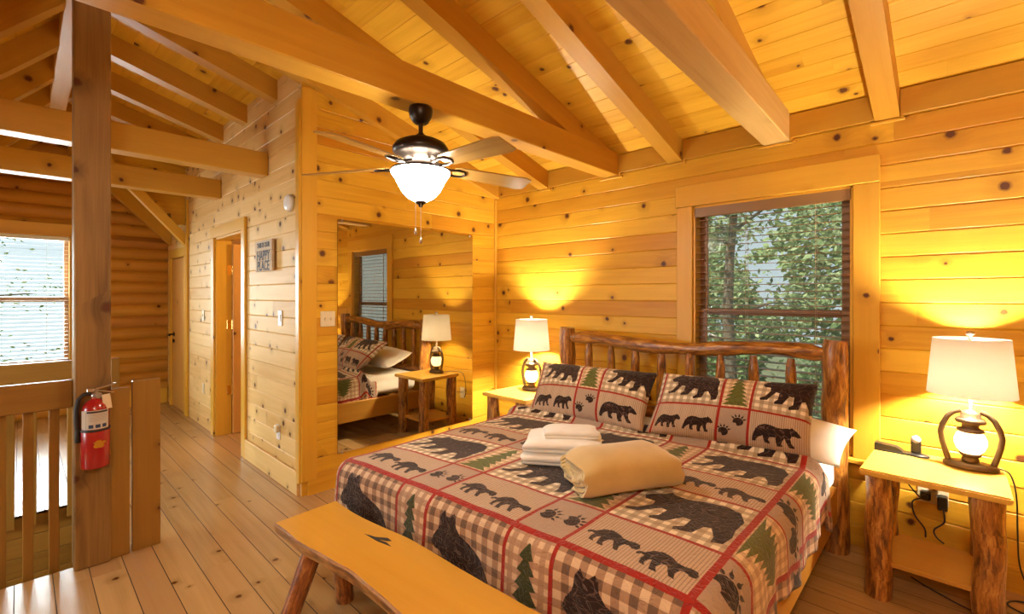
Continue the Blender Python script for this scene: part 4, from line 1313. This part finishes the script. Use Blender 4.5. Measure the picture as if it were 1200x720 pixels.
# ------------------------------------------------------------------ lamps
def lamp():
    r = thing('table_lamp', 'lit lantern style lamp on the right nightstand', 'lamp', (3.628, -.20, .644), 0, 'lantern table lamps')
    MB().lathe([(0, 0), (.098, 0), (.104, .006), (.104, .018), (.096, .026), (.05, .034), (0, .034)], seg=40, sx=1, sy=.62).build('base', M['lantern'], r)
    for s in (-1, 1):
        pts = [(s * .082, 0, .026), (s * .094, 0, .07), (s * .106, 0, .12), (s * .112, 0, .165), (s * .104, 0, .205), (s * .086, 0, .248), (s * .062, 0, .275), (s * .035, 0, .288)]
        MB().tube(pts, .0125, 10, sy=1.0).build('side_frame', M['lantern'], r)
    MB().lathe([(.030, .030), (.034, .045), (.028, .055), (.040, .064), (.044, .072), (.03, .078)], seg=28).build('burner', M['lantern'], r)
    MB().lathe([(.036, .076), (.052, .094), (.062, .122), (.062, .145), (.054, .168), (.042, .185)], seg=36).build('globe', M['globe'], r)
    MB().lathe([(.045, .182), (.054, .188), (.050, .198), (.034, .204), (.034, .222), (.056, .228), (.060, .242), (.052, .252), (.040, .256), (.040, .275), (.030, .285), (.018, .292), (.010, .296), (.010, .35), (0, .35)], seg=32).build('chimney_cap', M['lantern'], r)
    MB().tube([(0, 0, .295), (0, 0, .662)], .0055, 8).build('stem', M['nickel'], r)
    mb = MB()
    th_ = .0015
    mb.lathe([(.168, .372), (.145, .655), (.1435, .655), (.1665, .372)], seg=64)
    shd = mb.build('lamp_shade', M['shade'], r)
    mb = MB()
    for k in range(3):
        a = k * 2 * PI / 3 + .3
        mb.tube([(.006 * math.cos(a), .006 * math.sin(a), .652), (.143 * math.cos(a), .143 * math.sin(a), .648)], .0018, 6)
    mb.build('shade_spider', M['nickel'], shd)
    MB().lathe([(0, .655), (.008, .657), (.006, .668), (.016, .674), (.018, .684), (.010, .694), (0, .696)], seg=20).build('finial', M['nickel'], r)
    MB().lathe([(0, .45), (.018, .455), (.028, .475), (.030, .495), (.022, .52), (.014, .54), (.014, .56), (0, .56)], seg=20).build('bulb', M['bulb'], r)
    return r
lp = lamp()
lp2 = dup(lp, (.727, -.25, .644), 0, 'lit lantern style lamp on the left nightstand beside the pillow')
WARM = (1, .88, .64)
# charger dock on the right nightstand
dock = r = thing('charging_dock', 'black charging dock with an upright pad on the right nightstand', 'charger', (3.345, -.155, .644), 0)
MB().lathe([(0, 0), (.052, 0), (.056, .004), (.052, .011), (0, .012)], (.075, 0, 0), 32, sx=1.0, sy=.62).box((0, 0, .006), (.15, .06, .011), .004).build('base', M['black'], r)
mb = MB().prism([(-.105, .0), (.03, .0), (.012, .022), (-.01, .034), (-.098, .042), (-.105, .038)], -.026, .026, M=Matrix.Rotation(PI / 2, 4, 'X'))
mb.build('phone_rest', M['black'], r)
MB().box((.072, .012, .055), (.044, .014, .09), .005).build('upright', M['black'], r)
o = MB().lathe([(0, 0), (.020, 0), (.020, .004), (0, .005)], (.072, .004, .088), 24, M=Matrix.Rotation(PI / 2 - .25, 4, 'X')).build('pad', M['white'], [c for c in r.children if c.name.startswith('upright')][0])
o['label'] = 'round white watch pad'
# outlet and cords by the right nightstand
r = plate('wall_outlet', 'ivory wall outlet crowded with plugs behind the right nightstand', 'outlet', (3.482, 0, .415), '-Y', .13, .125, 'ivory', 'outlet')
def bez(P, k=8):
    P = [Vector(p) for p in P]; out_ = []
    for i in range(len(P) - 1):
        p0, p1, p2, p3 = P[max(i - 1, 0)], P[i], P[i + 1], P[min(i + 2, len(P) - 1)]
        for q in range(k):
            t = q / k
            out_.append(.5 * ((2 * p1) + (p2 - p0) * t + (2 * p0 - 5 * p1 + 4 * p2 - p3) * t * t + (3 * p1 - p0 - 3 * p2 + p3) * t ** 3))
    return out_ + [P[-1]]
pg = tag(MB().box((3.452, -.030, .40), (.045, .043, .05), .008).tube([(3.45, -.05, .40), (3.45, -.07, .40)], .014, 12).build('outlet_plug', M['black']), 'round dark power plug in the left of the crowded outlet', 'plug')
pa = tag(MB().box((3.522, -.037, .38), (.042, .055, .075), .006).build('outlet_adapter', M['black']), 'square black power adapter in the right of the crowded outlet', 'adapter')
tag(MB().tube([(3.49, -.016, .462), (3.49, -.05, .462)], .02, 14).build('outlet_plug', M['bronze']), 'round bronze plug at the top of the crowded outlet', 'plug')
def cordpart(P, r_, parent, name='cord'):
    b = Vector(parent.location)
    return MB().tube([p - b for p in bez(P)], r_, 7).build(name, M['rubber'], parent)
cordpart([(3.30, -.07, .655), (3.31, -.040, .63), (3.32, -.04, .60), (3.36, -.04, .48), (3.42, -.055, .40), (3.45, -.07, .395)], .0035, dock)
cordpart([(3.45, -.075, .40), (3.40, -.09, .37), (3.41, -.10, .30), (3.45, -.10, .24), (3.455, -.11, .196)], .004, pg)
cordpart([(3.525, -.07, .36), (3.53, -.10, .30), (3.49, -.11, .25), (3.50, -.12, .215), (3.53, -.13, .196)], .004, pa)
cordpart([(3.70, -.16, .652), (3.74, -.17, .655), (3.768, -.20, .64), (3.785, -.22, .55), (3.79, -.20, .38), (3.80, -.15, .2), (3.83, -.14, .08), (3.84, -.18, .006), (3.78, -.30, .006), (3.66, -.38, .006), (3.50, -.30, .006), (3.40, -.22, .006)], .0035, lp)
tag(MB().tube(bez([(3.95, -.30, .006), (3.86, -.26, .006), (3.76, -.20, .006), (3.80, -.12, .006), (3.95, -.10, .006)]), .004, 7).build('floor_cord', M['rubber']), 'loop of black cord on the floor right of the nightstand', 'cord')
lp2.rotation_euler[2] = 0
cordpart([(.66, -.19, .652), (.58, -.10, .655), (.47, -.07, .63), (.445, -.05, .45), (.50, -.03, .36)], .0035, lp2)
plate('wall_outlet', 'ivory wall outlet behind the left nightstand', 'outlet', (.56, 0, .40), '-Y', .075, .12, 'ivory', 'outlet')

# ------------------------------------------------------------------ outdoors
struct(MB().box((0, 0, -3.2), (80, 80, .2), 0).build('ground', M['ground']))
def tree(label, x, y, h, cr, nleaf, seed, zb=-3.1, low=.2, leaf=.10):
    rnd = random.Random(seed)
    r = thing('leafy_tree', label, 'tree', (x, y, zb), 0, 'trees outside the windows')
    pts = [(0.06 * math.sin(i), .05 * math.cos(i * 1.7), h * i / 8) for i in range(9)]
    mb = MB().tube(pts, [.16 * (1 - .85 * i / 8) + .01 for i in range(9)], 10, wob=.02)
    cl = []
    for b in range(26):
        t = low + (1 - low) * rnd.random()
        a = rnd.uniform(0, 2 * PI); L = cr * (.45 + .75 * rnd.random()) * (1.15 - .6 * t)
        p0 = Vector((0, 0, h * t)); p1 = p0 + Vector((math.cos(a) * L, math.sin(a) * L, rnd.uniform(-.1, .7)))
        mb.tube([p0, p0.lerp(p1, .5) + Vector((0, 0, .1)), p1], [.035, .02, .008], 6)
        cl += [(p1, .62), (p0.lerp(p1, .6), .5)]
    mb.build('trunk', M['trunk'], r)
    mb = MB()
    for i in range(nleaf):
        c, s_ = rnd.choice(cl)
        p = c + Vector((rnd.gauss(0, s_ * .5), rnd.gauss(0, s_ * .5), rnd.gauss(0, s_ * .42)))
        e = Vector((rnd.gauss(0, 1), rnd.gauss(0, 1), rnd.gauss(0, .6))).normalized(); g = e.orthogonal().normalized()
        g = (g * math.cos(rnd.random() * 6) + e.cross(g) * math.sin(rnd.random() * 6)).normalized()
        L = leaf * rnd.uniform(.6, 1.3); w = L * .45
        mb.add([p - e * L * .5, p + g * w * .5 , p + e * L * .5, p - g * w * .5], [[0, 1, 2, 3]], [[(0, 0)] * 4], rnd=rnd.random())
    mb.build('foliage', M['leaf'], r)
tree('leafy tree outside, left in the bedroom window', .9, 4.6, 7.0, 1.9, 9000, 1, leaf=.11)
tree('leafy tree outside, filling the middle of the bedroom window', -2.0, 7.6, 8.2, 2.6, 12000, 2, leaf=.15)
tree('slim trunked tree outside, right in the bedroom window', 2.9, 7.0, 7.6, 1.9, 9000, 3, leaf=.13)
tree('leafy tree beyond the far hall window, left', -10.0, -4.8, 7.5, 2.2, 5000, 5)
tree('leafy tree beyond the far hall window, right', -11.5, -1.0, 8.5, 2.4, 5000, 6)
rnd = random.Random(11)
mb = MB()
for i in range(34000):
    x = rnd.uniform(-17, 7.5); d = rnd.uniform(0, 2.5)
    y = 12.5 + d + .25 * abs(x); z = -3.1 + 9.8 * rnd.random() ** .9 * (.8 + .2 * math.sin(x * .9))
    if mn.noise(Vector((x * .55, z * .6, 3))) < -.22: continue
    p = Vector((x, y, z))
    e = Vector((rnd.gauss(0, 1), rnd.gauss(0, 1), rnd.gauss(0, .6))).normalized(); g = (e.orthogonal()).normalized()
    L = rnd.uniform(.2, .42)
    mb.add([p - e * L * .5, p + g * L * .28, p + e * L * .5, p - g * L * .28], [[0, 1, 2, 3]], [[(0, 0)] * 4], rnd=rnd.random() * .8 + .2 * (mn.noise(Vector((x * .8, z * .8, 8))) + .5))
tag(mb.build('distant_foliage', M['leaf']), 'bank of pale green woodland leaves behind the bedroom window trees', 'foliage', kind='stuff')

# ------------------------------------------------------------------ light
W_ = bpy.data.worlds.new('daylight'); SC.world = W_; W_.use_nodes = True
nt = W_.node_tree; nt.nodes.clear(); N = NT(nt)
sky = N.n('ShaderNodeTexSky', sky_type='HOSEK_WILKIE'); sky.turbidity = 5; sky.ground_albedo = .35
sky.sun_direction = Vector((-.45, -.25, .75)).normalized()
bg = N.n('ShaderNodeBackground')
N.l(N.mix(.6, sky.outputs[0], (.82, .92, 1.0)), bg.inputs[0]); bg.inputs[1].default_value = 2.2
wo = N.n('ShaderNodeOutputWorld'); N.l(bg.outputs[0], wo.inputs[0])
def area(name, loc_, rot, sx, sy, e, col):
    l = bpy.data.lights.new(name, 'AREA'); l.shape = 'RECTANGLE'; l.size = sx; l.size_y = sy; l.energy = e; l.color = col
    o = bpy.data.objects.new(name, l); COL.objects.link(o); o.location = loc_; o.rotation_euler = rot
    return o
DAY = (.86, .93, 1.0)
area('rear_window_daylight', ((W3[0] + W3[1]) / 2, KY - .45, 1.0), (PI / 2 - .55, 0, 0), 2.2, 1.0, 270, DAY)
area('far_window_daylight', (X0 - .5, -3.58, 1.55), (PI / 2 - .3, 0, -PI / 2), 1.0, 1.55, 340, DAY)
area('stairwell_fill', (-.55, -4.6, -2.3), (PI, 0, 0), 1.0, 2.0, 14, (1, .93, .85))  # added unseen light aimed up the stairwell, no window down there
su = bpy.data.lights.new('sun', 'SUN'); su.energy = 15; su.angle = .02; su.color = (1, .95, .86)
o = bpy.data.objects.new('sun', su); COL.objects.link(o); o.rotation_euler = (math.radians(40), 0, math.radians(-30))
bl_ = bpy.data.lights.new('bathroom_light', 'POINT'); bl_.energy = 90; bl_.color = (1, .78, .48); bl_.shadow_soft_size = .1
o = bpy.data.objects.new('bathroom_light', bl_); COL.objects.link(o); o.location = (-1.4, -.8, 2.2)

# unseen fill light added behind the camera to brighten bed and ceiling
cl_ = bpy.data.lights.new('added_room_fill', 'POINT'); cl_.energy = 125; cl_.color = (1, .96, .88); cl_.shadow_soft_size = .22
o = bpy.data.objects.new('added_room_fill', cl_); COL.objects.link(o); o.location = (3.75, -3.95, 2.3)

# ------------------------------------------------------------------ camera
cam = bpy.data.cameras.new('camera'); co = bpy.data.objects.new('camera', cam); COL.objects.link(co)
cam.sensor_fit = 'HORIZONTAL'; cam.sensor_width = 36; cam.lens = 36 * 546 / 1200
cam.shift_x = 0; cam.shift_y = -13 / 1200
co.location = (3.564, -3.51, 1.515)
fw = Vector((-.6875, .7262, 0)).normalized()
co.rotation_euler = fw.to_track_quat('-Z', 'Y').to_euler()
SC.camera = co
SC.view_settings.view_transform = 'Standard'
SC.view_settings.look = 'None'
SC.view_settings.gamma = 1
SC.view_settings.use_curve_mapping = False
SC.view_settings.exposure = -0.6
